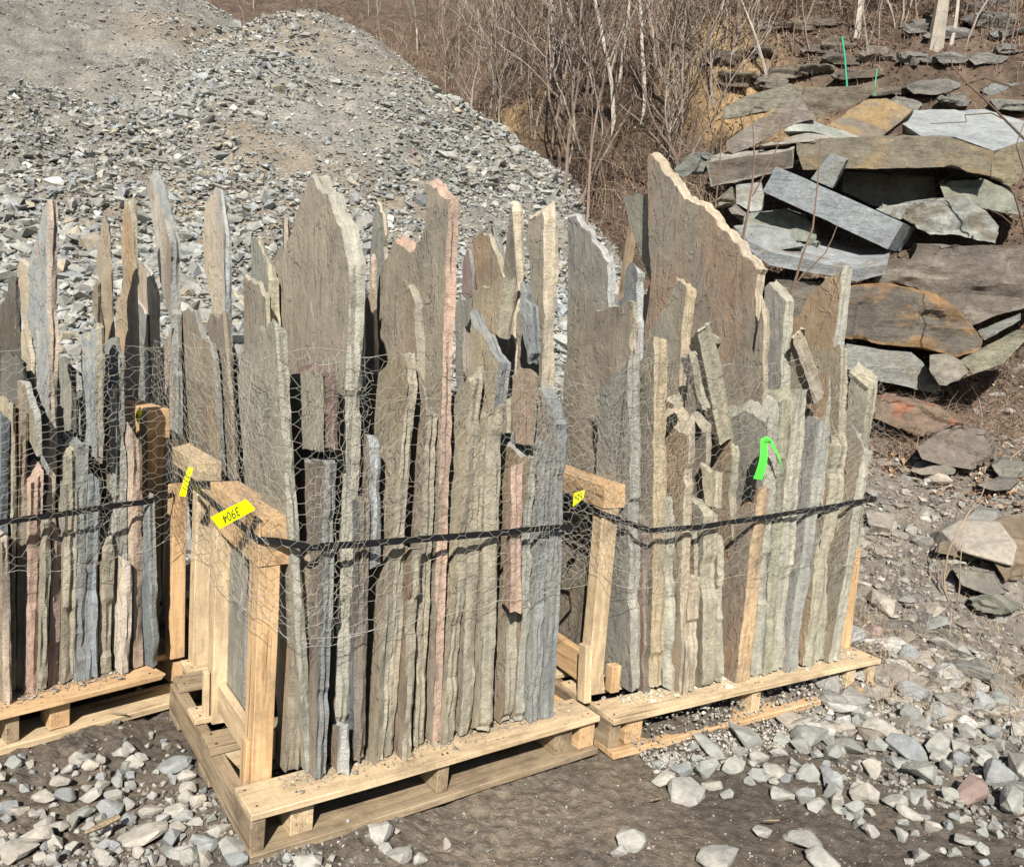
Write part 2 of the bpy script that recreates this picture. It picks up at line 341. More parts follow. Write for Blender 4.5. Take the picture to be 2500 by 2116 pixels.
def slab_mesh(name, poly, th, face, rim, stain, seed, rough=1.0, simple=False):
    """poly: (a, b) outline; a = depth (local x), b = height (local z); thickness runs along local y"""
    r = np.random.default_rng(seed)
    P = densify(np.array(poly, float), .020)
    area = .5*np.sum(P[:, 0]*np.roll(P[:, 1], -1)-np.roll(P[:, 0], -1)*P[:, 1])
    if area < 0: P = P[::-1]
    n = len(P); t = np.roll(P, -1, 0)-np.roll(P, 1, 0); t /= np.linalg.norm(t, axis=1)[:, None]+1e-9; nrm = np.stack([t[:, 1], -t[:, 0]], 1)
    w = vnoise(P[:, 0]*9+seed, P[:, 1]*9, s=seed)*.0040+vnoise(P[:, 0]*45, P[:, 1]*45+seed, s=seed+1)*.0030-.012*sstep(.55, .7, vnoise(P[:, 0]*8+3, P[:, 1]*8, s=seed+2))
    w = w + sstep(.2, .6, nrm[:, 1])*(vnoise(P[:, 0]*22+seed, P[:, 1]*22, s=seed+3)*.013+np.abs(vnoise(P[:, 0]*55, P[:, 1]*55+seed, s=seed+4))*-.010)
    P = P+nrm*(w*rough)[:, None]
    K = max(3, min(7, int(th/.012)+2)); rings = []
    st = 0; slope = r.choice([-1.6, -.9, .0, .9, 1.6])*r.uniform(.6, 1.2); upm = sstep(.25, .6, nrm[:, 1])
    for k in range(K):
        s = k/(K-1)
        st = .6*st + r.normal(0, .0030)
        o = vnoise(P[:, 0]*40, P[:, 1]*40, np.full(n, k*1.7)+seed, s=seed+5)*.0030 + st + vnoise(P[:, 0]*5, P[:, 1]*5, np.full(n, k*1.3)+seed, s=seed+8)*.008
        if k in (0, K-1): o = o-.003
        Q = P+nrm*(o*rough)[:, None]; yk = s*th
        Q = Q + np.stack([np.zeros(n), upm*slope*(s-.5)*min(th, .05)*(1 if simple else .25)], 1)
        yj = yk+(vnoise(P[:, 0]*12, P[:, 1]*12, np.full(n, k*3.1), s=seed+6)*th*.12 if 0 < k < K-1 else np.zeros(n))
        rings.append(np.stack([Q[:, 0], -(yj*np.ones(n)), Q[:, 1]], 1))   # y negative is towards +u
    bm = bmesh.new(); vs = [[bm.verts.new(p) for p in R] for R in rings]
    f0 = bm.faces.new(vs[0]); f1 = bm.faces.new(vs[-1][::-1]); f0.material_index = f1.material_index = 0
    for k in range(K-1):
        for i in range(n):
            j = (i+1) % n
            if r.random() < .5:
                fs = (bm.faces.new((vs[k][i], vs[k+1][i], vs[k+1][j])), bm.faces.new((vs[k][i], vs[k+1][j], vs[k][j])))
            else:
                fs = (bm.faces.new((vs[k][i], vs[k+1][i], vs[k][j])), bm.faces.new((vs[k+1][i], vs[k+1][j], vs[k][j])))
            for f in fs: f.material_index = 1
    bmesh.ops.recalc_face_normals(bm, faces=bm.faces)
    bmesh.ops.triangulate(bm, faces=[f0, f1], quad_method='BEAUTY', ngon_method='EAR_CLIP')
    for f in bm.faces: f.smooth = True
    me = bpy.data.meshes.new(name); bm.to_mesh(me); bm.free(); me.set_sharp_from_angle(angle=math.radians(24)); me.materials.append(M_FACE); me.materials.append(M_RIM)
    def cattr(nm, ca, cb):
        at = me.color_attributes.new(nm, 'FLOAT_COLOR', 'CORNER'); arr = np.ones((len(me.loops), 4), np.float32)
        for p in me.polygons:
            arr[p.loop_start:p.loop_start+p.loop_total, :3] = cb if p.material_index else ca
        at.data.foreach_set('color', arr.ravel())
    cattr('tint', face, rim); cattr('stain', stain, tuple(.5*a_+.5*b_ for a_, b_ in zip(face, rim)))
    return me
def col(c, k=1.0):
    c = PAL[c] if isinstance(c, str) else c; return tuple(min(.85, x*k) for x in c)
nsl = [0]
def S(c, fr, pts, xl, xr, v, face, rim, label, closed=False, yaw=0.0, zb=.142, stain=None, depth=None, minth=.012):
    nsl[0] += 1; seed = nsl[0]*13+5; r = random.Random(seed)
    O, U, V = cf(c); P = [px(fr, p) for p in pts]
    # front edge line on the plane v = const
    n = V; B0 = O+v*V
    T = hit(*P[0], B0, n)
    ub = u_of(c, xl, v, zb); ur = u_of(c, xr, v, zb); zt = T[2]; ut = (T-O)@U
    th = max(minth, ur-ub)
    lean = (ut-ub)/(zt-zb)
    B = cp(c, ub, v, zb); e1 = (T-B); e1 /= np.linalg.norm(e1)
    e2 = -math.sin(yaw)*U+math.cos(yaw)*V
    e2 = e2-(e2@e1)*e1; e2 /= np.linalg.norm(e2); e3 = np.cross(e1, e2)   # e3 points away from +u
    if e3@U > 0: e3 = -e3
    poly = []
    for q in P:
        h = hit(*q, B, e3)-B; a, b = h@e2, h@e1
        poly.append((min(max(a, -.02), 1.25), b))
    poly[0] = (0, poly[0][1])
    H = poly[0][1]
    if len(poly) == 1:
        d = depth or r.uniform(.28, .5); poly = [(0, H), (d*.3, H+r.uniform(-.01, .05)), (d*.8, H-r.uniform(0, .12)), (d, H-r.uniform(.1, .3))]
    elif poly[-1][0] < .12 and not closed:
        d = depth or r.uniform(.25, .45); poly.append((d, poly[-1][1]-r.uniform(.05, .2)))
    if not closed:
        poly += [(max(poly[-1][0]*r.uniform(.85, 1), .06), 0.0), (poly[-1][0]*.5, r.uniform(-.0, .01)), (0, r.uniform(0, .012))]
    # remove near-duplicate consecutive points
    pp = [poly[0]]
    for q in poly[1:]:
        if math.hypot(q[0]-pp[-1][0], q[1]-pp[-1][1]) > .008: pp.append(q)
    st = col(stain) if stain else tuple(x*y for x, y in zip(col(face), r.choice([(1.12, .86, .66), (.72, .72, .72), (1.25, 1.2, 1.08), (.95, .98, 1.0), (.86, .74, .62)])))
    me = slab_mesh('flagstone', pp, th, col(face), col(rim), st, seed, simple=len(pts) <= 4)
    yv = -e3   # local -y is thickness -> local y = e3 direction ... thickness goes along -y, so y axis = e3
    ax, ay, az = e2, e3, np.cross(e2, e3)
    if az@e1 < 0:   # keep a right-handed frame: flip depth axis handling
        ay = e3; az = e1
        mw = Matrix(((e2[0], e3[0], e1[0], B[0]), (e2[1], e3[1], e1[1], B[1]), (e2[2], e3[2], e1[2], B[2]), (0, 0, 0, 1)))
    else: mw = Matrix(((ax[0], ay[0], az[0], B[0]), (ax[1], ay[1], az[1], B[1]), (ax[2], ay[2], az[2], B[2]), (0, 0, 0, 1)))
    o = link('flagstone', me, None, mw)
    tag(o, label, 'flagstone', 'flagstones standing in the %s pallet crate' % CR[c][2])
    SLABINFO.append((nsl[0], c, round(float(ub), 2), round(float(ut), 2), v, round(float(zt), 2), round(float(th), 3), round(max(q[0] for q in pp), 2), label[:40]))
    return o
# ---- middle crate
S('M', 'M2', [(520, 690), (460, 640), (400, 620), (385, 1000)], 592, 612, .40, 'greengrey', 'grey', 'dark green-grey slab seen between the two front posts of the middle crate')
S('M', 'M2', [(835, 770), (800, 750), (755, 775), (735, 900)], 697, 735, .16, 'olive', 'tan', 'low brown slab with pinkish broken edge beside the corner post of the middle crate')
S('M', 'A', [(478, 1480), (440, 1330), (390, 1160), (330, 1130), (290, 1200), (230, 1300), (195, 1420)], 742, 752, .30, 'tan', 'tan', 'broad brown slab under crumpled wire behind the corner post', stain='greengrey')
S('M', 'A', [(430, 1120), (420, 1108), (404, 1130)], 745, 768, .13, 'greengrey', 'palegreen', 'narrow pale green slab edge standing left of the big pointed slab')
S('M', 'M2', [(990, 215), (940, 190), (900, 150), (845, 140), (830, 200)], 768, 797, .07, 'brown', 'bluegrey', 'slab with brown face and rough blue-grey edge under the maroon-edged block')
S('M', 'A', [(895, 780), (868, 600), (832, 480), (780, 370), (702, 240), (662, 190), (625, 215), (605, 260), (580, 350), (540, 500), (480, 640), (440, 740), (400, 830), (385, 960), (383, 1100), (430, 1400)], 816, 851, .12, 'tan', 'palegreen', 'huge pointed brown slab with pale green rim in the left half of the middle crate', stain='olive')
S('M', 'A', [(728, 1405), (690, 1378), (600, 1362), (530, 1385), (520, 1430), (578, 1824), (590, 1880), (660, 1890), (733, 1894)], 800, 832, .045, 'greengrey', 'maroon', 'round-topped stone block with maroon broken edge wedged high behind the wire', closed=True)
S('M', 'G5', [(1330, 345), (1280, 345)], 826, 851, .055, 'brown', 'paleblue', 'short stub slab with pale blue edge at the foot of the middle crate', depth=.2)
S('M', 'A', [(960, 760), (967, 650), (955, 690), (950, 800)], 893, 903, .35, 'bluegrey', 'paleblue', 'thin blue-white splinter slab just right of the huge pointed slab')
S('M', 'M2', [(1195, 405), (1180, 400)], 866, 893, .08, 'darkblue', 'brown', 'narrow brown edged slab left of the round-headed olive slab')
S('M', 'M2', [(1265, 60), (1235, 25), (1218, 60), (1215, 640), (1245, 830), (1262, 840)], 897, 925, .10, 'brown', 'paleblue', 'hanging slab piece with pale blue edge and brown face under the wire', closed=True)
S('M', 'A', [(1240, 1480), (1225, 1290), (1195, 1270), (1130, 1320), (1030, 1420), (1000, 1560)], 909, 936, .08, 'olive', 'oliverim', 'round-headed olive slab in the front row left of the pink-edged tall slab')
S('M', 'P', [(975, 1320)], 938, 961, .09, 'olive', 'oliverim', 'olive slab edge right of the round-headed slab, ending just below the strap')
S('M', 'M3', [(395, 490), (370, 480)], 980, 1004, .06, 'brown', 'oliverim', 'slab with brown face and pale chipped top ending just below the strap')
S('M', 'A', [(1310, 970), (1270, 890), (1245, 850), (1225, 960), (1200, 1150), (1195, 1300)], 1012, 1034, .22, 'orange', 'oliverim', 'orange-tan slab with sloping top in front of the tall notched slab', stain='tan')
S('M', 'B', [(350, 1660), (300, 1480), (280, 1400)], 1010, 1036, .10, 'brown', 'oliverim', 'slab with bulging light top edge left of the pink-edged tall slab')
S('M', 'B', [(498, 330), (440, 260), (375, 215), (342, 232), (345, 450), (310, 580), (260, 625), (240, 600), (215, 580), (165, 548), (130, 620), (100, 690), (55, 720), (40, 950), (20, 1300)], 1056, 1076, .09, 'tan', 'salmon', 'tallest slab of the middle crate, notched brown face and pink broken edge', stain='olive')
S('M', 'B', [(640, 1440), (620, 1395), (595, 1420)], 1078, 1109, .08, 'olive', 'oliverim', 'wide olive slab edge directly right of the pink-edged tall slab')
S('M', 'P', [(1158, 1090)], 1122, 1149, .08, 'brown', 'oliverim', 'slab with reddish brown streak second right of the pink-edged tall slab')
S('M', 'P', [(1196, 1000)], 1169, 1199, .06, 'olive', 'oliverim', 'slab edge with a white mineral seam in the front row')
S('M', 'B', [(795, 1345), (740, 1230), (670, 1120), (622, 1040), (620, 1300), (680, 1764), (700, 1900), (735, 1940)], 1150, 1182, .055, 'olive', 'bluegrey', 'curved blue-edged slab arching behind the wire in the middle crate', closed=True)
S('M', 'M3', [(985, 840), (965, 830)], 1222, 1248, .09, 'olive', 'oliverim', 'olive slab edge below the salmon pink wedge')
S('M', 'M3', [(1003, -40), (975, -40), (985, 300), (955, 560), (940, 800), (1000, 885)], 1230, 1258, .055, 'orange', 'salmon', 'salmon pink wedge of stone hanging between slabs at the strap', closed=True)
S('M', 'B', [(1015, 1400), (985, 1392), (880, 1395), (890, 1500), (895, 1764), (900, 1850), (990, 1860)], 1268, 1278, .07, 'orange', 'tan', 'square-topped orange block wedged high in the middle crate', closed=True)
S('M', 'P', [(1290, 1120)], 1259, 1280, .08, 'olive', 'greyrim', 'greenish slab edge left of the slanting brown slab')
S('M', 'P', [(1318, 1090)], 1281, 1294, .13, 'brown', 'tan', 'slanting brown slab between olive and blue slabs near the right end of the middle crate')
S('M', 'P', [(1330, 1100)], 1292, 1320, .06, 'bluegrey', 'bluegrey', 'blue-grey chipped slab edge, last but one in the middle crate')
S('M', 'B', [(1150, 1730), (1090, 1600), (1045, 1510), (1030, 1600), (1020, 1764)], 1322, 1352, .06, 'bluegrey', 'bluegrey', 'bulging blue-grey slab at the right end of the middle crate')
S('M', 'B', [(850, 822), (800, 720), (770, 620), (752, 555), (700, 558), (640, 588), (612, 650), (622, 800), (665, 900)], 1238, 1250, .42, 'olive', 'sandolive', 'olive slab with concave right side behind the chunk right of the pink edge')
S('M', 'B', [(835, 828), (740, 860), (640, 930), (640, 1050), (700, 1130), (800, 1200)], 1176, 1204, .20, 'tan', 'oliverim', 'chunky tan slab with ragged top beside the curved blue-edged slab', closed=True)
S('M', 'B', [(838, 770), (790, 560), (757, 472), (748, 540), (770, 690), (800, 800)], 1252, 1258, .60, 'greengrey', 'greengrey', 'thin dark green spike of stone behind the olive slab')
S('M', 'B', [(888, 420), (873, 345), (864, 600), (858, 800), (905, 900)], 1278, 1300, .38, 'palecream', 'cream', 'slender slab with cream drill-marked edge in the right half of the middle crate')
S('M', 'B', [(1095, 440), (1080, 372), (1030, 375), (975, 430), (965, 600), (985, 950)], 1310, 1334, .22, 'olive', 'cream', 'tall olive slab with thick crumbly cream edge at right of the middle crate')
S('M', 'B', [(1005, 985), (970, 900), (932, 820), (928, 1000), (940, 1200), (975, 1380), (1025, 1300)], 1268, 1290, .12, 'bluegrey', 'bluegrey', 'small blue-grey slab caught in bunched wire before the cream-edged slabs', closed=True)
S('M', 'A', [(1100, 420), (1062, 368), (1048, 400), (1012, 560), (1010, 700)], 985, 994, .62, 'greengrey', 'cream', 'slim grey-green slab tip at the back between the pointed slab and the notched slab')
S('M', 'B', [(635, 800), (620, 660), (600, 650), (578, 730), (575, 920), (600, 945), (635, 930)], 1110, 1122, .55, 'purple', 'grey', 'small purple-grey slab behind the pink-edged tall slab', closed=True)
S('M', 'A', [(403, 805), (360, 690), (320, 610), (282, 560), (290, 760)], 664, 686, .66, 'greengrey', 'sandolive', 'green-grey slab with wide yellowish rim left of the huge pointed slab')
S('M', 'A', [(383, 945), (340, 865), (290, 815), (238, 800), (235, 1100)], 660, 672, .50, 'greengrey', 'sandolive', 'lower green-grey slab with curved top left of the huge pointed slab')
S('M', 'A', [(488, 430), (480, 520), (479, 640)], 700, 713, .80, 'tan', 'pink', 'pinkish slab tip peeping out at the back left of the huge pointed slab')
S('M', 'A', [(1030, 720), (1020, 690), (1012, 760), (1010, 900)], 935, 945, .50, 'palecream', 'pink', 'cream and pink sliver left of the notched brown slab')
S('M', 'P', [(905, 935)], 870, 890, .45, 'grey', 'oliverim', 'short grey slab in shade behind the round-headed olive slab')
# ---- rear crate
S('K', 'L1', [(1310, 1190), (1290, 1110), (1240, 1070), (1190, 893), (1130, 893), (1097, 930), (1085, 1200)], 566, 580, .18, 'greengrey', 'grey', 'broad green-grey slab behind wire above the left posts of the middle crate', depth=.6)
S('K', 'L1', [(1372, 430), (1336, 170), (1320, 163), (1262, 255), (1245, 480), (1262, 680), (1300, 830)], 566, 584, .45, 'palecream', 'paleblue', 'slim cream slab with dark side standing alone in the rear crate')
S('K', 'L1', [(1400, 1200), (1372, 920), (1290, 932), (1268, 1000), (1300, 1150)], 590, 604, .12, 'brown', 'tan', 'short rusty brown slab behind the wire of the rear crate')
S('K', 'L1', [(1440, 1200), (1420, 1130), (1400, 1300)], 612, 622, .40, 'bluegrey', 'bluegrey', 'thin blue-grey slab in the gap left of the broad brown slab')
S('K', 'P', [(540, 930)], 590, 606, .30, 'greengrey', 'greengrey', 'low green slab behind the caps of the middle crate')
# ---- left crate
Y = math.radians(16)
S('L', 'L1', [(303, 290), (290, 240), (270, 250), (235, 350), (200, 470), (165, 580), (163, 800), (160, 950), (215, 1100), (222, 1350)], 122, 143, .12, 'bluegrey', 'pink', 'tall grey slab with pink granular edge, tallest of the left crate', yaw=Y, stain='grey')
S('L', 'L1', [(165, 620), (135, 578), (108, 600), (100, 650), (150, 1000)], 100, 112, .40, 'oliverim', 'cream', 'tan sliver slab left of the tall pink-edged grey slab', yaw=Y)
S('L', 'L1', [(100, 700), (60, 690), (30, 760), (0, 850), (-60, 1000)], 72, 84, .45, 'dark', 'dark', 'dark round-shouldered slab at the left edge of the photo', yaw=Y)  # near-black tint stands in for the shade lying on this slab
S('L', 'L1', [(668, 380), (640, 300), (622, 400), (600, 500), (590, 600), (610, 850)], 305, 311, .45, 'greengrey', 'oliverim', 'dark olive spear-shaped slab in the left crate', yaw=Y, depth=.13)
S('L', 'L1', [(600, 720), (575, 740), (560, 900), (600, 1000)], 262, 270, .50, 'greengrey', 'oliverim', 'small olive slab left of the spear-shaped slab', yaw=Y, depth=.13)
S('L', 'L1', [(822, 270), (792, 212), (757, 235), (745, 450), (750, 700)], 338, 352, .62, 'olive', 'oliverim', 'brown-olive slab with rounded tip behind the spear-shaped slab', yaw=Y, depth=.13)
S('K', 'L1', [(1050, 480), (985, 210), (925, 62), (905, 130), (930, 300), (965, 520), (985, 720), (1060, 1010)], 430, 452, 0.62, 'palecream', 'bluegrey', 'tall pointed cream slab with blue-grey side, tallest one between the left and middle crates', stain='tan')
S('K', 'L1', [(930, 760), (880, 640), (852, 598), (822, 625), (830, 740), (845, 830)], 396, 415, 0.8, 'palecream', 'greyrim', 'leaning cream slab above the orange wooden cap of the left crate')
S('K', 'L1', [(905, 930), (860, 860), (820, 805), (815, 900), (850, 1250)], 378, 396, 0.86, 'grey', 'palecream', 'grey slab with cracked pale edge behind the orange wooden cap of the left crate')
S('L', 'L1', [(600, 1010), (575, 968), (545, 1045), (520, 1040), (492, 1070), (495, 1300), (515, 1450), (530, 1800), (600, 1812)], 238, 256, .07, 'bluegrey', 'oliverim', 'hanging forked slab end behind the left crate wire', closed=True, yaw=Y)
S('L', 'L1', [(735, 1190), (715, 1150), (690, 1080), (650, 1100), (640, 1400)], 299, 318, .13, 'bluegrey', 'greyrim', 'grey slab with shaded notch at its tip in the left crate', yaw=Y)
S('L', 'L1', [(215, 1560), (150, 1330), (105, 1330), (110, 1500), (165, 1600), (170, 1700), (225, 1800)], 98, 112, .055, 'greengrey', 'greyrim', 'bent grey stone piece hanging over the strap of the left crate', closed=True)
for k, (xt, yt, xl, xr, v, fc, rm, lb) in enumerate([
    (5, 1010, -12, 8, .12, 'darkblue', 'darkblue', 'dark slab at the very left edge of the photo in the left crate'),
    (2, 1320, 8, 28, .05, 'tan', 'pink', 'short pinkish slab at the left edge under the strap'),
    (30, 988, 28, 40, .12, 'sandolive', 'sandolive', 'pale olive slab edge, lighter of the pair at the left of the left crate'),
    (50, 995, 40, 60, .12, 'brown', 'brown', 'dark brown glossy slab edge, darker of the pair at the left of the left crate'),
    (76, 1164, 62, 94, .09, 'pink', (.46, .33, .27), 'knobbly pinkish slab ending just above the left crate strap'),
    (108, 1262, 94, 115, .08, 'olive', 'oliverim', 'short olive slab right of the knobbly pinkish slab'),
    (128, 1300, 116, 142, .11, 'purple', (.36, .27, .24), 'mauve slab stub under the strap below the tall pink-edged slab'),
    (160, 1100, 149, 180, .10, 'greengrey', 'oliverim', 'olive slab edge fourth from the pinkish slab in the left crate'),
    (188, 1090, 182, 207, .10, 'bluegrey', 'bluegrey', 'smooth blue-grey slab edge left of the broad blue-grey one in the left crate'),
    (218, 1165, 210, 242, .09, 'bluegrey', (.28, .31, .33), 'broad blue-grey slab edge at the centre of the left crate'),
    (252, 1320, 244, 273, .10, 'olive', 'oliverim', 'olive slab edge right of the broad blue-grey one in the left crate'),
    (264, 955, 276, 296, .14, 'grey', 'greyrim', 'long grey slab edge reaching high behind the left crate strap'),
    (306, 1372, 298, 318, .06, 'palecream', (.50, .45, .40), 'short whitish splintered slab at the front of the left crate'),
    (324, 1060, 326, 350, .09, 'pink', (.46, .35, .28), 'pinkish slab edge last but one at the right of the left crate')]):
    S('L', 'P', [(xt, yt)], xl, xr, v, fc, rm, lb, yaw=math.radians(4), depth=.45)
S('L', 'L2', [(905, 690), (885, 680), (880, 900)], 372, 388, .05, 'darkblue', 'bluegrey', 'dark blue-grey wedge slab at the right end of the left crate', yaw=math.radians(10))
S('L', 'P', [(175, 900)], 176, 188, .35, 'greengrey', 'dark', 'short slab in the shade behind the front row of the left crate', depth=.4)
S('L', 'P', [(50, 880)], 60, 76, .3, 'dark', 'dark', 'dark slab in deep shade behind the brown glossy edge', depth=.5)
# ---- right crate
S('R', 'C', [(470, 1300), (430, 1330), (385, 1400), (310, 1480), (268, 1540), (262, 1700)], 1541, 1566, .15, 'greengrey', 'greyrim', 'broad dark green slab beside the left post of the right crate', stain='grey')
S('R', 'P', [(1572, 1270)], 1568, 1590, .13, 'purple', 'brown', 'crumbling brown-purple slab edge under the strap of the right crate')
S('R', 'C', [(632, 1198), (600, 1195), (575, 1230), (560, 1330)], 1592, 1619, .10, 'olive', 'gold', 'upright slab with golden tan edge near the left of the right crate')
S('R', 'R4', [(690, 300), (670, 290)], 1624, 1644, .10, 'greengrey', 'palegreen', 'pale green slab edge right of the golden tan edge')
S('R', 'P', [(1668, 1180)], 1646, 1662, .12, 'brown', 'sandolive', 'olive slab edge with brown side left of the short sandy slab')
S('R', 'R4', [(835, 830), (820, 820)], 1664, 1694, .06, 'brown', 'tanrim', 'short sandy slab with brown wedge face at the foot of the right crate')
S('R', 'R4', [(870, 480), (840, 490)], 1694, 1712, .10, 'olive', 'palegreen', 'greenish slab edge right of the short sandy slab')
S('R', 'P', [(1722, 1250)], 1713, 1746, .06, 'greengrey', 'sandolive', 'wide sandy green slab edge in the middle of the right crate front row')
S('R', 'R4', [(1010, 560), (960, 600), (985, 900)], 1750, 1766, .07, 'olive', 'palegreen', 'slab with triangular shaded face left of the giant slab foot')
S('R', 'C', [(1275, 775), (1170, 650), (1080, 540), (1000, 440), (880, 350), (790, 290), (720, 200), (640, 100), (592, 58), (580, 100), (580, 300), (585, 560), (595, 800), (590, 900), (575, 1100), (560, 1230)], 1767, 1786, .20, (.31, .215, .145), 'tanrim', 'giant rust-brown slab with slanting top, tallest in the photo', stain=(.245, .215, .175))
S('R', 'C', [(650, 340), (600, 320), (430, 312), (450, 430), (478, 540), (530, 690), (600, 860)], 1640, 1650, .95, 'greengrey', 'dark', 'grey-green cracked slab directly behind the left side of the giant slab')
S('R', 'R4', [(1268, 230), (1235, 222), (1225, 300)], 1796, 1832, .05, 'brown', (.52, .38, .24), 'tan slab edge with square top right below the green tape')
S('R', 'P', [(1878, 1000)], 1836, 1860, .06, 'greengrey', 'palegreen', 'first pale green slab edge right of the tan square-topped one')
S('R', 'P', [(1908, 965)], 1861, 1883, .06, 'greengrey', (.36, .355, .27), 'second pale green slab edge right of the tan square-topped one')
S('R', 'D', [(860, 880), (835, 870)], 1884, 1915, .06, 'olive', 'palegreen', 'round-topped pale slab edge below the leaning tan stick of stone')
S('R', 'D', [(1010, 1100), (930, 1075), (915, 1100)], 1917, 1946, .05, 'grey', 'greyrim', 'grey block-topped slab right of the green tape')
S('R', 'D', [(1100, 1200), (1080, 1190)], 1960, 1992, .05, 'greengrey', 'sandolive', 'sandy green slab edge under the triangular brown slab')
S('R', 'D', [(1285, 1250), (1240, 1160), (1200, 1120), (1195, 1300)], 2024, 2049, .04, 'greengrey', 'palegreen', 'last front slab of the right crate with triangular tip and wedge foot')
S('R', 'D', [(1312, 850), (1250, 800), (1190, 750), (1185, 1000)], 2058, 2078, .16, 'greengrey', 'sandolive', 'grey slab with sloping top at the far right of the right crate')
S('R', 'D', [(1150, 640), (1140, 620)], 2040, 2056, .10, 'olive', 'sandolive', 'thin upright slab edge beside the triangular brown slab')
S('R', 'D', [(1165, 110), (1070, 190), (960, 310), (835, 465), (835, 560), (900, 720), (960, 900)], 1950, 1971, .15, (.32, .235, .155), 'greyrim', 'triangular brown slab with pale grey edge rising to a point at right')
S('R', 'D', [(798, 310), (760, 260), (700, 190), (660, 250), (645, 420)], 1876, 1893, .16, 'grey', 'palegreen', 'grey-green slab with cut corner right of the giant slab')
S('R', 'D', [(668, 525), (655, 370), (635, 480), (600, 700)], 1848, 1866, .12, 'tan', 'tanrim', 'narrow tan slab squeezed against the right side of the giant slab')
S('R', 'D', [(840, 560), (826, 540), (830, 640), (880, 820), (930, 980), (985, 975)], 2215, 2238, .09, 'tan', 'tanrim', 'leaning tan stick of stone in front of the triangular brown slab', closed=True)
S('R', 'C', [(885, 1150), (880, 1125), (840, 1250), (1000, 1850), (1030, 1860)], 1925, 1955, .10, 'olive', 'sandolive', 'leaning sandy stone stick before the giant slab, thicker of two', closed=True)
S('R', 'C', [(960, 1170), (955, 1160), (935, 1300), (1050, 1850), (1072, 1858)], 1958, 1972, .14, 'olive', 'sandolive', 'leaning sandy stone stick before the giant slab, thinner of two', closed=True)
S('R', 'C', [(840, 1290), (830, 1280), (780, 1310), (890, 1640), (925, 1640)], 1828, 1846, .09, 'bluegrey', 'sandolive', 'short leaning slab left of the two leaning stone sticks', closed=True)
S('R', 'C', [(828, 875), (790, 840), (752, 820), (720, 900), (690, 980), (640, 1090), (560, 1200), (545, 1300)], 1594, 1615, .34, 'greengrey', 'gold', 'grey slab with wide golden edge leaning before the giant slab')
S('R', 'C', [(495, 1010), (480, 965), (440, 962), (400, 985), (320, 1020), (250, 1040), (170, 1180), (85, 1270), (60, 1500), (45, 1764)], 1500, 1512, .26, 'tan', 'oliverim', 'arched brown slab with hooked tip under bunched wire at left of the right crate')
S('R', 'C', [(490, 1070), (478, 1150), (470, 1280)], 1550, 1562, .32, 'palecream', 'pink', 'pale pink sliver slab right of the arched brown slab')
S('R', 'C', [(520, 770), (480, 740), (440, 800), (430, 950)], 1556, 1572, .75, 'bluegrey', 'paleblue', 'shaded blue-grey slab between the white-rimmed slab and the giant slab')
S('R', 'C', [(340, 728), (270, 620), (190, 520), (140, 450), (90, 448), (92, 700), (85, 1240)], 1488, 1502, .45, 'olive', 'paleblue', 'grey-brown slab with bright white sloping rim at the left of the right crate', stain='grey')
S('R', 'D', [(115, 940), (55, 905), (60, 960), (62, 1005), (115, 1012)], 1640, 1668, .05, 'brown', 'sandolive', 'small square block of stone high behind the right crate wire', closed=True)
S('R', 'D', [(190, 1120), (60, 990), (58, 1150)], 1655, 1676, .07, 'olive', 'tanrim', 'tan slab with slanting top under the small square block')
S('R', 'D', [(385, 1390), (270, 1340), (290, 1500), (300, 1600), (375, 1620)], 1735, 1748, .05, 'sandolive', 'sandolive', 'sandy block with chipped top left of the green tape', closed=True)
S('R', 'P', [(1790, 1080)], 1790, 1806, .14, 'olive', 'sandolive', 'olive slab filling the gap behind the green tape')
S('R', 'P', [(1655, 1010)], 1640, 1654, .18, 'grey', 'sandolive', 'grey-green slab behind the golden edged slab in the right crate')
S('R', 'P', [(1725, 1040)], 1712, 1726, .16, 'brown', 'oliverim', 'rough brown slab under the leaning stone sticks')
S('R', 'P', [(1985, 1010)], 1950, 1968, .17, 'brown', 'oliverim', 'brown slab hidden low behind the triangular brown slab')
S('R', 'P', [(2005, 1060)], 1993, 2020, .07, 'greengrey', 'palegreen', 'shaded pale slab edge left of the wedge-footed slab')
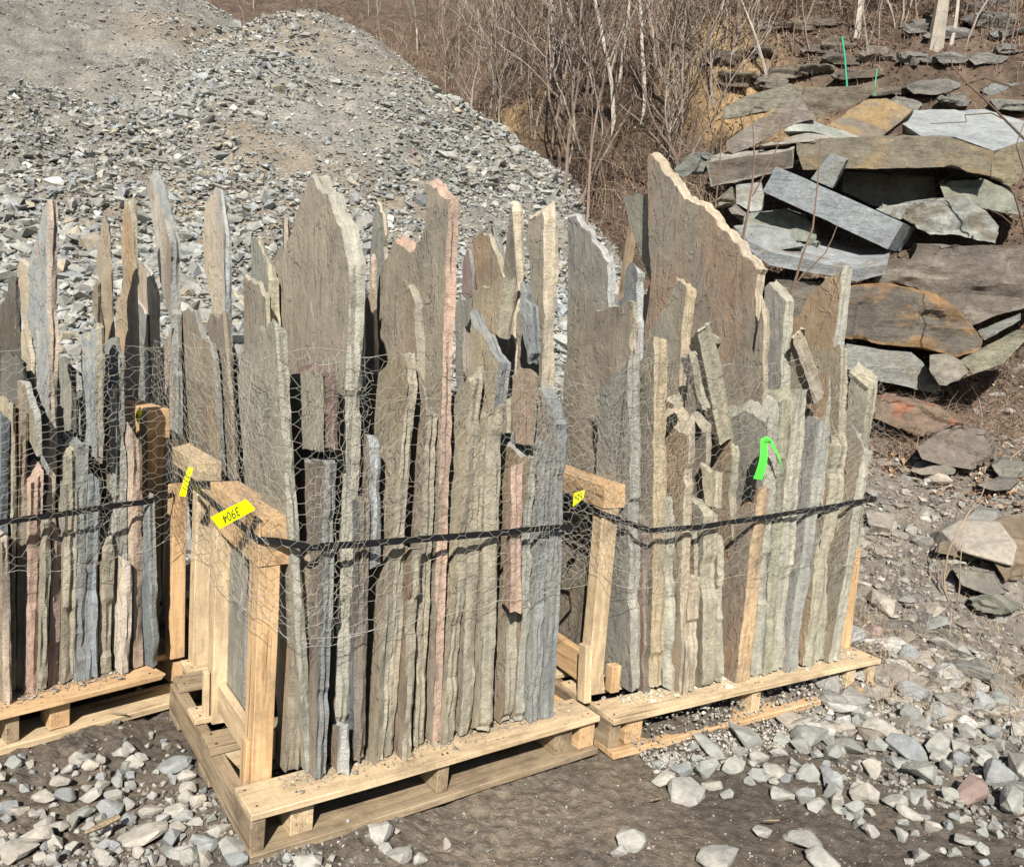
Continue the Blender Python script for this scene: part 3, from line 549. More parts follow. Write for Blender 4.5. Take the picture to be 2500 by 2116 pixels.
# ------------------------------------------------------------------ timber
def bd(name, parent, xr, yr, zr, mat, axis='x', seed=0, skew=0, jag=False, mats=None):
    """board between the given ranges of the parent's frame; grain (local x) runs along the named axis"""
    c = Vector(((xr[0]+xr[1])/2, (yr[0]+yr[1])/2, (zr[0]+zr[1])/2)); s = [xr[1]-xr[0], yr[1]-yr[0], zr[1]-zr[0]]
    R = {'x': Matrix.Identity(3), 'y': Matrix.Rotation(math.pi/2, 3, 'Z'), 'z': Matrix.Rotation(-math.pi/2, 3, 'Y')}[axis]
    d = {'x': (s[0], s[1], s[2]), 'y': (s[1], s[0], s[2]), 'z': (s[2], s[1], s[0])}[axis]
    r = random.Random(hash((round(c.x, 3), round(c.y, 3), round(c.z, 3), name)) & 0xffff)
    bm = bmesh.new(); bmesh.ops.create_cube(bm, size=1)
    for v in bm.verts: v.co = Vector((v.co.x*d[0], v.co.y*d[1], v.co.z*d[2]))
    nseg = max(1, int(d[0]/.12))
    for k in range(1, nseg):
        bmesh.ops.bisect_plane(bm, geom=list(bm.verts)+list(bm.edges)+list(bm.faces), plane_co=(-d[0]/2+d[0]*k/nseg, 0, 0), plane_no=(1, 0, 0))
    for v in bm.verts:
        q = v.co.x*3+c.x*9+c.y*5
        v.co.y += .002*math.sin(q*2.3+v.co.z*50)+r.uniform(-.0008, .0008); v.co.z += .0018*math.sin(q*1.7+1)+r.uniform(-.0005, .0005)
        if jag and v.co.x > d[0]/2-.001: v.co.x += r.uniform(-.05, .03)
    be = [e for e in bm.edges if len(e.link_faces) == 2 and e.calc_face_angle(0) > .5]
    bmesh.ops.bevel(bm, geom=be, offset=min(.0025, min(d)*.12), segments=1, affect='EDGES')
    me = bpy.data.meshes.new(name); bm.to_mesh(me); bm.free(); me.materials.append(mat)
    if axis == 'x' and d[0] > .9 and name == 'deck_board': nails(me, d)
    o = link(name, me, parent); m = Matrix.Translation(c) @ R.to_4x4()
    if skew: m = m @ Matrix.Rotation(skew, 4, 'X' if axis != 'z' else 'Z')
    o.matrix_parent_inverse = Matrix(); o.matrix_basis = m
    return o
def nails(me, d):
    bm = bmesh.new(); bm.from_mesh(me); me.materials.append(M_NAIL)
    for x in (-d[0]/2+.022, -.012, .006, d[0]/2-.03):
        for y in (-d[1]*.28, d[1]*.3):
            g = bmesh.ops.create_cone(bm, cap_ends=True, segments=8, radius1=.0042, radius2=.0042, depth=.002, matrix=Matrix.Translation((x+.004*math.sin(y*90+x), y, d[2]/2+.0012)))
            for f in {f for v in g['verts'] for f in v.link_faces}: f.material_index = 1
    bm.to_mesh(me); bm.free()
def pallet(c, Ln, Wd, label, mat, matp):
    p = empty('wooden_pallet', None, mw=cmat(c)); tag(p, label, 'pallet', 'wooden pallets that carry the stone slabs'); return p
def cornerframe(p, u0, v0, v1, zt, mp, mc, zb=.14, wp=.062, dp=.07, ch=.10, rail=True):
    bd('post', p, (u0, u0+wp), (v0, v0+dp), (zb, zt-ch), mp, 'z'); bd('post', p, (u0+.004, u0+wp), (v1-dp, v1), (zb, zt-ch), mp, 'z')
    bd('cap_beam', p, (u0-.003, u0+.088), (v0-.004, v1+.01), (zt-ch+.002, zt), mc, 'y')
    if rail: bd('rail', p, (u0+.02, u0+.045), (v0+dp+.002, v1-dp-.002), (.165, .275), mc, 'y')
# middle pallet
pm = pallet('M', 1.27, .97, 'pallet under the middle crate with dirty side plank and posts, nearest to the camera', M_WOOD, M_WOODO)
bd('deck_board', pm, (.0, 1.265), (-.008, .150), (.120, .142), M_WOOD, 'x')
bd('deck_board', pm, (-.005, 1.26), (.385, .50), (.122, .146), M_WOODG, 'x')
bd('deck_board', pm, (.0, 1.26), (.60, .70), (.1215, .143), M_WOOD, 'x')
bd('deck_board', pm, (.01, 1.26), (.86, .965), (.1225, .147), M_WOODG, 'x')
bd('stringer', pm, (.0, .042), (.0, .965), (.021, .1195), M_WOODG, 'y')
bd('stringer', pm, (.60, .642), (.012, .965), (.021, .1195), M_WOODG, 'y')
bd('stringer', pm, (1.19, 1.26), (.01, .965), (.021, .1195), M_WOODO, 'y')
bd('block', pm, (.125, .195), (.025, .16), (.0215, .1192), M_WOOD, 'y')
bd('block', pm, (1.085, 1.165), (.02, .14), (.0215, .1192), M_WOODG, 'y')
bd('block', pm, (.012, .115), (.39, .49), (.030, .1215), M_WOOD, 'x')
bd('bottom_board', pm, (.0, 1.265), (-.012, .145), (-.004, .0205), M_WOODG, 'x')
bd('bottom_board', pm, (.0, 1.265), (.42, .55), (-.004, .0205), M_WOODG, 'x')
bd('bottom_board', pm, (.0, 1.265), (.83, .965), (-.004, .0205), M_WOODG, 'x')
bd('post', pm, (.050, .112), (.152, .236), (.118, .792), M_WOODO, 'z')
bd('post', pm, (.052, .112), (.585, .655), (.118, .835), M_WOOD, 'z')
bd('cap_beam', pm, (.048, .142), (.148, .665), (.794, .937), M_WOODO, 'y')
bd('rail', pm, (.068, .094), (.238, .583), (.16, .262), M_WOOD, 'y')
bd('wedge', pm, (.034, .049), (.165, .215), (.12, .262), M_WOODO, 'z'); bd('wedge', pm, (.030, .0485), (.60, .63), (.12, .30), M_WOOD, 'z')
bd('wedge', pm, (.116, .150), (.245, .28), (.142, .235), M_WOODO, 'z')
# rear crate pallet
pk = pallet('K', 1.2, .9, 'rear pallet with a lone post and cap beam behind the middle crate', M_WOOD, M_WOODO)
for v0 in (.0, .28, .56, .82): bd('deck_board', pk, (.0, 1.2), (v0, v0+.11), (.12, .141), M_WOOD, 'x')
for u0 in (.0, .58, 1.16): bd('stringer', pk, (u0, u0+.04), (.0, .93), (.021, .119), M_WOODG, 'y')
for v0 in (.0, .41, .83): bd('bottom_board', pk, (.0, 1.2), (v0, v0+.1), (0, .0205), M_WOODG, 'x')
cornerframe(pk, .03, .035, .60, .937, M_WOOD, M_WOOD)
# left pallet
pl = pallet('L', 1.25, .97, 'left pallet with splintered orange board end, cut by the left edge of the photo', M_WOOD, M_WOODO)
bd('deck_board', pl, (.0, 1.10), (-.01, .15), (.120, .141), M_WOODO, 'x', jag=True)
bd('deck_board', pl, (.9, 1.25), (.16, .24), (.1195, .143), M_WOODO, 'x', jag=True)
for v0 in (.27, .47, .66, .85): bd('deck_board', pl, (.0, 1.24), (v0, v0+.11), (.1205, .141), M_WOOD if v0 < .5 else M_WOODG, 'x')
for u0 in (.0, .60): bd('stringer', pl, (u0, u0+.04), (.012, .965), (.021, .1195), M_WOODG, 'y')
bd('stringer', pl, (1.2, 1.24), (.03, .965), (.021, .1195), M_WOODO, 'y')
bd('block', pl, (.735, .80), (.02, .13), (.0215, .1195), M_WOODO, 'y')
bd('bottom_board', pl, (.0, 1.22), (-.012, .16), (-.004, .0205), M_WOOD, 'x')
for v0 in (.42, .83): bd('bottom_board', pl, (.0, 1.25), (v0, v0+.11), (-.004, .0205), M_WOODG, 'x')
cornerframe(pl, 1.17, .34, .80, 1.10, M_WOODO, M_WOODO, ch=.12)
bd('post', pl, (1.18, 1.235), (.10, .16), (.14, .83), M_WOODO, 'z'); bd('wedge', pl, (1.20, 1.225), (.17, .2), (.14, .36), M_WOOD, 'z', skew=.15)
# right pallet
pr = pallet('R', 1.53, .97, 'right pallet of clean pale boards, half buried lower boards, under the right crate', M_WOOD, M_WOODO)
bd('deck_board', pr, (.0, 1.53), (-.008, .145), (.120, .142), M_WOOD, 'x')
for v0 in (.22, .40, .58, .80): bd('deck_board', pr, (.0, 1.525), (v0, v0+.12), (.1205, .141), M_WOOD, 'x')
for u0, m in ((.0, M_WOODG), (.73, M_WOOD), (1.47, M_WOOD)): bd('stringer', pr, (u0, u0+.05), (.01, .965), (.021, .1195), m, 'y')
bd('block', pr, (.075, .155), (.012, .12), (.0215, .1195), M_WOODO, 'y'); bd('block', pr, (1.33, 1.385), (.012, .11), (.0215, .1195), M_WOOD, 'y')
bd('bottom_board', pr, (.0, 1.53), (-.02, .10), (-.006, .0205), M_WOODO, 'x'); bd('bottom_board', pr, (.0, 1.53), (.8, .93), (-.002, .0205), M_WOODG, 'x')
bd('post', pr, (.018, .090), (.185, .245), (.142, .875), M_WOOD, 'z'); bd('post', pr, (.018, .085), (.84, .90), (.142, .875), M_WOOD, 'z')
bd('cap_beam', pr, (.016, .118), (.18, .91), (.877, .966), M_WOODO, 'y'); bd('rail', pr, (.03, .06), (.25, .83), (.17, .29), M_WOODO, 'y')
bd('wedge', pr, (-.03, .0), (.14, .19), (.142, .36), M_WOOD, 'z', skew=.1); bd('block', pr, (.118, .16), (.17, .21), (.142, .25), M_WOODO, 'z')
bd('post', pr, (1.44, 1.50), (.14, .20), (.142, .62), M_WOODO, 'z')
# ------------------------------------------------------------------ tubes
def tubes(P0, P1, r0, r1, k=4):
    P0 = np.asarray(P0, float); P1 = np.asarray(P1, float); n = len(P0); r0 = np.broadcast_to(r0, n); r1 = np.broadcast_to(r1, n)
    d = P1-P0; d /= np.linalg.norm(d, axis=1)[:, None]+1e-9; up = np.where(np.abs(d[:, 2:3]) < .9, [[0, 0, 1.]], [[1., 0, 0]])
    a = np.cross(d, up); a /= np.linalg.norm(a, axis=1)[:, None]; b = np.cross(d, a); V = np.zeros((n, 2*k, 3))
    for i in range(k):
        t = 2*math.pi*i/k; o = a*math.cos(t)+b*math.sin(t); V[:, i] = P0+o*r0[:, None]; V[:, k+i] = P1+o*r1[:, None]
    f = np.array([[i, (i+1) % k, k+(i+1) % k, k+i] for i in range(k)])
    F = (f[None]+(np.arange(n)*2*k)[:, None, None]).reshape(-1, 4); return V.reshape(-1, 3), F
def path_len(pts):
    s = [0]
    for a, b in zip(pts[:-1], pts[1:]): s.append(s[-1]+math.hypot(b[0]-a[0], b[1]-a[1]))
    return np.array(s)
def netting(c, path, ztop, zbot, bunch, label, seed):
    pth = np.array(path); S_ = path_len(path); O, U, V = cf(c)
    P0s, P1s, rs = [], [], []
    def layer(s0, s1, w, a, row, amp, sx, lean, sd, tb=(0, 1)):
        ni = int((s1-s0)/w)+1; nj = int((1.0)/row)+2
        def node(i, j, e):
            s = s0+(i+.5*(j % 2))*w+e*a/2
            q = s*3.1; s = s+.012*vnoise(s*9, j*.55, s=sd)*sx
            t0 = np.interp(s, S_, zbot); t1 = np.interp(s, S_, ztop)
            z = t0+(t1-t0)*(j/nj) + .010*vnoise(s*14+3, j*.8, s=sd+1)*sx + .035*vnoise(s*2.2, j*.12, s=sd+2)
            u = np.interp(s, S_, pth[:, 0]); v = np.interp(s, S_, pth[:, 1])
            off = amp*(vnoise(s*5, z*6, s=sd+3)+.5*vnoise(s*22, z*22, s=sd+4))
            front = sstep(.12, .0, v-.05)
            v = v+lean*np.clip(z-1.15, 0, 1)*front - np.abs(off)*front; u = u - np.abs(off)*(1-front)
            return O+np.multiply.outer(u, U)+np.multiply.outer(v, V)+np.multiply.outer(z, np.array([0, 0, 1.0]))
        I, J = np.meshgrid(np.arange(ni), np.arange(nj+1)); I = I.ravel(); J = J.ravel()
        L = node(I, J, -1); R = node(I, J, 1); P0s.append(L); P1s.append(R); rs.append(np.full(len(I), .00068))
        m = J < nj; i, j = I[m], J[m]
        # diagonals up to row j+1
        ir = np.where(j % 2 == 0, i, i+1); il = np.where(j % 2 == 0, i-1, i)
        P0s.append(node(i, j, 1)); P1s.append(node(ir, j+1, -1)); rs.append(np.full(len(i), .00048))
        P0s.append(node(i, j, -1)); P1s.append(node(il, j+1, 1)); rs.append(np.full(len(i), .00048))
        for jj in (0, nj):
            s = np.arange(0, ni*2); P0s.append(node(s/2, np.full(len(s), jj*1.0//2*2), 0)); P1s.append(node((s+1)/2, np.full(len(s), jj*1.0//2*2), 0)); rs.append(np.full(len(s), .0009))
    layer(0, S_[-1], .084, .021, .0235, .012, 1.3, .16, seed)
    for (b0, b1) in bunch: layer(b0, b1, .034, .012, .030, .022, 1.6, .10, seed+20)
    A, B, r = np.concatenate(P0s), np.concatenate(P1s), np.concatenate(rs)
    keep = np.linalg.norm(A-B, axis=1) < .12; A, B, r = A[keep], B[keep], r[keep]
    Vv, Ff = tubes(A, B, r, r, 4)
    o = link('wire_netting', fastmesh('wire_netting', Vv, Ff, M_WIRE)); tag(o, label, 'wire netting', 'hexagonal wire netting round the crates'); return o
netting('M', [(.035, .95), (.03, .14), (.10, .032), (1.18, .028), (1.215, .10), (1.225, .9)], [1.40, 1.38, 1.43, 1.33, 1.33, 1.3], [.68, .66, .60, .66, .66, .66],
        [(.66, .84), (.99, 1.16), (1.74, 1.84)], 'hexagonal wire netting wrapped round the middle crate, crumpled at its left corner', 1)
netting('R', [(.0, .95), (.0, .15), (.06, .03), (1.40, .022), (1.44, .10), (1.45, .9)], [1.40, 1.40, 1.47, 1.42, 1.42, 1.4], [.66, .66, .62, .60, .60, .6],
        [(.80, .97), (1.02, 1.13)], 'hexagonal wire netting round the right crate with the green tape on it', 2)
netting('L', [(-.02, .6), (-.02, .05), (.02, .03), (1.14, .03), (1.25, .22), (1.27, .9)], [1.35, 1.33, 1.30, 1.36, 1.36, 1.36], [.62, .62, .60, .64, .64, .64],
        [(1.38, 1.50)], 'hexagonal wire netting round the left crate', 3)
netting('K', [(.005, .9), (.0, .05), (.05, .0), (.62, .0)], [1.35, 1.35, 1.35, 1.35], [.60, .60, .60, .60], [], 'hexagonal wire netting of the rear crate hanging behind the wooden caps', 4)
# ------------------------------------------------------------------ straps
def strap(c, pts, label, h=.0205, t=.0016):
    P = [cp(c, *p) for p in pts]; Q = []
    for a, b in zip(P[:-1], P[1:]):
        k = max(1, int(np.linalg.norm(b-a)/.05))
        for i in range(k): Q.append(a+(b-a)*i/k)
    Q.append(P[-1]); Q = np.array(Q); n = len(Q)
    Q[:, 2] += .0025*vnoise(np.arange(n)*.35, np.zeros(n), s=5)
    tg = np.gradient(Q, axis=0); tg /= np.linalg.norm(tg, axis=1)[:, None]; nr = np.cross(tg, [0, 0, 1.]); nr /= np.linalg.norm(nr, axis=1)[:, None]
    up = np.array([0, 0, 1.]); V = np.zeros((n, 4, 3)); V[:, 0] = Q-up*h/2; V[:, 1] = Q+up*h/2; V[:, 2] = Q+up*h/2+nr*t; V[:, 3] = Q-up*h/2+nr*t
    f = [[i*4+k, i*4+(k+1) % 4, (i+1)*4+(k+1) % 4, (i+1)*4+k] for i in range(n-1) for k in range(4)] + [[0, 1, 2, 3], [4*n-4, 4*n-3, 4*n-2, 4*n-1][::-1]]
    o = link('strapping_band', fastmesh('strapping_band', V.reshape(-1, 3), f, M_STRAP)); tag(o, label, 'strap', 'black plastic straps tightened round the crates'); return o
strap('M', [(1.19, .9, .85), (1.19, .12, .853), (1.14, .034, .853), (.62, .026, .861), (.16, .040, .869), (.09, .120, .873), (.043, .146, .874), (.040, .40, .885), (.040, .96, .885)], 'black plastic strap round the middle crate')
strap('R', [(1.455, .9, .88), (1.45, .12, .885), (1.40, .030, .884), (.9, .024, .855), (.35, .024, .825), (.13, .040, .822), (.08, .165, .838), (.010, .182, .862), (.008, .9, .90)], 'black plastic strap round the right crate')
strap('L', [(1.262, .9, .86), (1.255, .32, .83), (1.17, .085, .803), (1.05, .034, .797), (.6, .03, .775), (.0, .03, .76)], 'black plastic strap round the left crate')
strap('K', [(.025, .9, .86), (.025, .03, .86), (.10, .012, .86), (.5, .01, .86)], 'black plastic strap on the post behind the middle crate')
# ------------------------------------------------------------------ tags and tape
def plate(name, pts3, th, mat, sub=8, bend=0.0):
    """thin curved plate through four corners (p0 p1 along the long side, p3 p2 opposite)"""
    p0, p1, p2, p3 = [np.array(p) for p in pts3]; nrm = np.cross(p1-p0, p3-p0); nrm /= np.linalg.norm(nrm)
    if nrm@(CAMP-p0) < 0: nrm = -nrm
    V, F = [], []
    for sgn in (0, 1):
        for i in range(sub+1):
            s = i/sub
            for j in (0, 1): V.append((p0+(p1-p0)*s)*(1-j)+(p3+(p2-p3)*s)*j+nrm*(bend*math.sin(math.pi*s)-sgn*th))
    m = 2*(sub+1)
    for i in range(sub):
        a = 2*i; F += [[a, a+1, a+3, a+2], [m+a, m+a+2, m+a+3, m+a+1], [a, a+2, m+a+2, m+a], [a+1, m+a+1, m+a+3, a+3]]
    F += [[0, m, m+1, 1], [2*sub, 2*sub+1, m+2*sub+1, m+2*sub]]
    return link(name, fastmesh(name, V, F, mat)), nrm
def write(txt, parent, c, xdir, ydir, nrm, size, off=.0012):
    cu = bpy.data.curves.new('handwritten_mark', 'FONT'); cu.body = txt; cu.size = size; cu.align_x = 'CENTER'; cu.align_y = 'CENTER'; cu.extrude = .0002; cu.shear = .18
    cu.materials.append(M_INK); o0 = bpy.data.objects.new('handwritten_mark', cu); COL.objects.link(o0); m_ = bpy.data.meshes.new_from_object(o0.evaluated_get(bpy.context.evaluated_depsgraph_get())); bpy.data.objects.remove(o0); o = bpy.data.objects.new('handwritten_mark', m_); COL.objects.link(o); o.parent = parent
    x = xdir/np.linalg.norm(xdir); z = nrm/np.linalg.norm(nrm); y = np.cross(z, x); p = c+nrm*off
    o.matrix_parent_inverse = Matrix(); o.matrix_basis = Matrix(((x[0], y[0], z[0], p[0]), (x[1], y[1], z[1], p[1]), (x[2], y[2], z[2], p[2]), (0, 0, 0, 1))); return o
def tagq(fr, q, ys, label, txt=None, flip=False, size=.04, bend=.004):
    P = [at_y(*px(fr, p), y) for p, y in zip(q, ys)]
    o, n = plate('paper_tag', P, .0008, M_TAG, bend=bend); tag(o, label, 'tag', 'yellow tags tied to the crates')
    c = sum(P)/4; x = (P[1]-P[0])*(-1 if flip else 1)
    if txt: write(txt, o, c+n*bend*.9, x, None, n, size)
    return o
yM = cp('M', .03, .34, 0)[1]-.14
tagq('M2', [(345, 608), (562, 488), (505, 424), (287, 535)], [yM+.0, yM-.06, yM-.05, yM+.01], 'largest yellow tag, hand-numbered 3904 upside down, on the middle crate corner', '3904', True, .036)
yK = cp('K', .02, .02, 0)[1]-.14
tagq('M2', [(152, 225), (93, 402), (134, 410), (182, 232)], [yK]*4, 'narrow upright yellow tag numbered 3371 left of the middle crate', '3371', False, .030)
yL = cp('L', 1.2, .33, 0)[1]-.09
tagq('L1', [(862, 1490), (833, 1560), (852, 1605), (876, 1530)], [yL, yL, yL, yL], 'small crumpled yellow tag on the orange cap of the left crate', '#', False, .02, .01)
yR = cp('R', .0, .25, 0)[1]-.05
tagq('R4', [(122, 345), (190, 290), (197, 238), (128, 262)], [yR, yR, yR, yR], 'small yellow tag tied to the wire at the left post of the right crate', 'W', False, .03, .006)
O_, U_, V_ = cf('R')
def rp(x, y, v=.018): return hit(*px('D', (x, y)), O_+v*V_, V_)
t1 = link('tape_tail', None) if False else None
tp, _n = plate('marking_tape', [rp(648, 1190, .012), rp(603, 1432, -.01), rp(657, 1440, -.01), rp(688, 1210, .012)], .0008, M_TAPE, bend=.012)
tag(tp, 'fluorescent green marking tape tied to the right crate wire', 'marking tape')
t2, _n = plate('tape_tail', [rp(690, 1195, .010), rp(792, 1412, .0), rp(788, 1414, .004), rp(712, 1188, .014)], .0008, M_TAPE, bend=.012); t2.parent = tp
kb = bmesh.new(); bmesh.ops.create_icosphere(kb, subdivisions=2, radius=.014)
for v in kb.verts: v.co = Vector((v.co.x*1.5, v.co.y*.7, v.co.z*.75))*(1+.25*math.sin(v.co.x*300+v.co.z*200))
km = bpy.data.meshes.new('tape_knot'); kb.to_mesh(km); kb.free(); km.materials.append(M_TAPE)
kn = link('tape_knot', km, tp); kn.location = rp(685, 1190, .008)
# ------------------------------------------------------------------ seen-surface helper
def surf_all(x, y): return np.maximum(ground(x, y), pile(x, y))
def surf(X, Y, dmin=1.3, dmax=60, hf=surf_all):
    """first point of the terrain met by the rays through photo pixels X, Y"""
    X = np.atleast_1d(np.asarray(X, float)); Y = np.atleast_1d(np.asarray(Y, float))
    D = FW[None]+RX[None]*((X-IW/2)/FPX)[:, None]-UP[None]*((Y-IH/2)/FPX)[:, None]
    t = np.full(len(X), dmin); lo = t.copy(); done = np.zeros(len(X), bool); hi = np.full(len(X), np.nan)
    for k in range(220):
        tn = t*1.018; P = CAMP+D*tn[:, None]; below = P[:, 2] < hf(P[:, 0], P[:, 1]); new = below & ~done
        lo[new] = t[new]; hi[new] = tn[new]; done |= below; t = np.where(done, t, tn)
        if done.all() or t.max() > dmax: break
    ok = done
    for k in range(9):
        m = (lo+hi)/2; P = CAMP+D*np.nan_to_num(m)[:, None]; b = P[:, 2] < hf(P[:, 0], P[:, 1]); hi = np.where(b, m, hi); lo = np.where(b, lo, m)
    return CAMP+D*np.nan_to_num(hi)[:, None], ok
# ------------------------------------------------------------------ gravel pile (countless stones: one object)
def pile_col(x, y, z):
    n = fbm(x*.45, y*.45, z*.45, o=4, s=101)[:, None]; n2 = fbm(x*4, y*4, z*4, o=3, s=103)[:, None]
    c = np.array([.225, .215, .19])*(1+.25*n+.35*n2)
    br = sstep(.12, .4, fbm(x*.35+9, y*.35, z*.35, o=3, s=105))[:, None]
    return np.clip(c*(1-br)+np.array([.23, .20, .16])*(1+.4*n2)*br, .02, .7)
def coarse(x, y, z):
    base = sstep(3.4, 1.2, z)*.75+.25
    return np.clip(base+.9*fbm(x*.38+2, z*.8, y*.3, o=3, s=111)+.1, 0, 1)
na, nr = 620, 460
a = np.radians(np.linspace(-62, 28, na)); rr = 4.3*(30/4.3)**np.linspace(0, 1, nr); A, Rr = np.meshgrid(a, rr); X = Rr*np.sin(A); Yy = Rr*np.cos(A)
Z = pile(X, Yy)+.035*fbm(X*9, Yy*9, o=3, s=43); G = hill(X, Yy); idx = np.arange(na*nr).reshape(nr, na); ok = (Z > G-.25)
okf = (ok[:-1, :-1] & ok[1:, :-1] & ok[1:, 1:] & ok[:-1, 1:]).ravel()
F = np.stack([idx[:-1, :-1].ravel(), idx[:-1, 1:].ravel(), idx[1:, 1:].ravel(), idx[1:, :-1].ravel()], 1)[okf]
V = np.stack([X.ravel(), Yy.ravel(), Z.ravel()], 1); use = np.unique(F); mp = np.full(na*nr, -1); mp[use] = np.arange(len(use)); V = V[use]; F = mp[F]
pb = tag(link('gravel_pile', fastmesh('gravel_pile', V, F, M_PILEDIRT, pile_col(V[:, 0], V[:, 1], V[:, 2]), True)), 'huge grey quarry gravel pile rising behind the crates', 'gravel pile', kind='stuff')
n = 140000; aa = np.radians(rng.uniform(-46, 14, n)); rd = 4.6*(21/4.6)**rng.uniform(0, 1, n); x = rd*np.sin(aa); y = rd*np.cos(aa); z = pile(x, y); g = hill(x, y)
keep = z > g-.1; x, y, z, rd = x[keep], y[keep], z[keep], rd[keep]; cz = coarse(x, y, z); r_ = rng.uniform(0, 1, len(x))
size = np.where(r_ < .07, .092, np.where(r_ < .42, .054, .030))*np.exp(rng.normal(0, .30, len(x)))*(.36+.64*cz)*(.72+rd/24)
powder = sstep(-4.5, -6.5, x+.2*(y-12))*sstep(2.2, 4.0, z); size = size*(1-.5*powder); sel = rng.uniform(0, 1, len(x)) < (.45+.75*cz)*(1-.45*powder)
x, y, z, size = x[sel], y[sel], z[sel], size[sel]
cols = np.array([.295, .295, .27])[None]*(1+rng.normal(0, .13, (len(x), 1))); bl = rng.uniform(0, 1, len(x))
cols[bl < .22] = np.array([.28, .295, .295])*(1+rng.normal(0, .15, ((bl < .22).sum(), 1))); cols[bl > .96] = np.array([.42, .42, .39]); cols[(bl > .86) & (bl < .93)] = np.array([.32, .285, .22]); cols[(bl > .857) & (bl < .86)] = (.28, .19, .15)
Vr, Fr, Cr = scatter(np.stack([x, y, z+size*.18], 1), size, cols, LOW, rng, (.25, .6), (.5, 1), .5)
gp = link('pile_stones', fastmesh('pile_stones', Vr, Fr, M_PILE, Cr), pb); gp['kind'] = 'stuff'
# ------------------------------------------------------------------ single stones
def lone(name, P, R, col_, V, F, mat, parent=None):
    """one stone mesh: V already scaled"""
    me = fastmesh(name, V, F, mat, np.tile(np.array(col_)[None], (len(V), 1)), smooth=False); o = link(name, me, parent); o.matrix_world = Matrix.Translation(P) @ R; return o
ROCKN = [0]
STONECOL = {'pale': (.35, .34, .305), 'grey': (.29, .295, .28), 'blue': (.27, .28, .28), 'tan': (.36, .335, .29), 'red': (.25, .185, .16), 'green': (.295, .30, .27), 'dark': (.13, .12, .105), 'white': (.48, .48, .46)}
def stone(P, wr, hr, dr, colname, label, group, yaw=None, sink=.25, hi=True, seed=None, tilt=.2, cat='stone', mat=None):
    ROCKN[0] += 1; sd = seed or ROCKN[0]; r = random.Random(sd)
    V, F = (HIGH if hi else MID)[sd % (16 if hi else 14)]
    V = V*np.array([wr, dr, hr]); c = np.array(STONECOL[colname])*r.uniform(.9, 1.1)
    R = Matrix.Rotation(r.uniform(-.5, .5) if yaw is None else yaw, 4, 'Z') @ Matrix.Rotation(r.gauss(0, tilt), 4, 'X') @ Matrix.Rotation(r.gauss(0, tilt), 4, 'Y')
    o = lone('stone', (P[0], P[1], P[2]+hr*(1-2*sink)), R, c, V, F, mat or M_ROCK); tag(o, label, cat, group); return o
def foot(P):
    for c, L_, W_ in (('M', 1.27, .97), ('R', 1.53, .97), ('L', 1.25, .97), ('K', 1.2, .9)):
        O, U, V = cf(c); d = P-O
        if -.03 < d@U < L_+.03 and -.04 < d@V < W_: return True
    return False
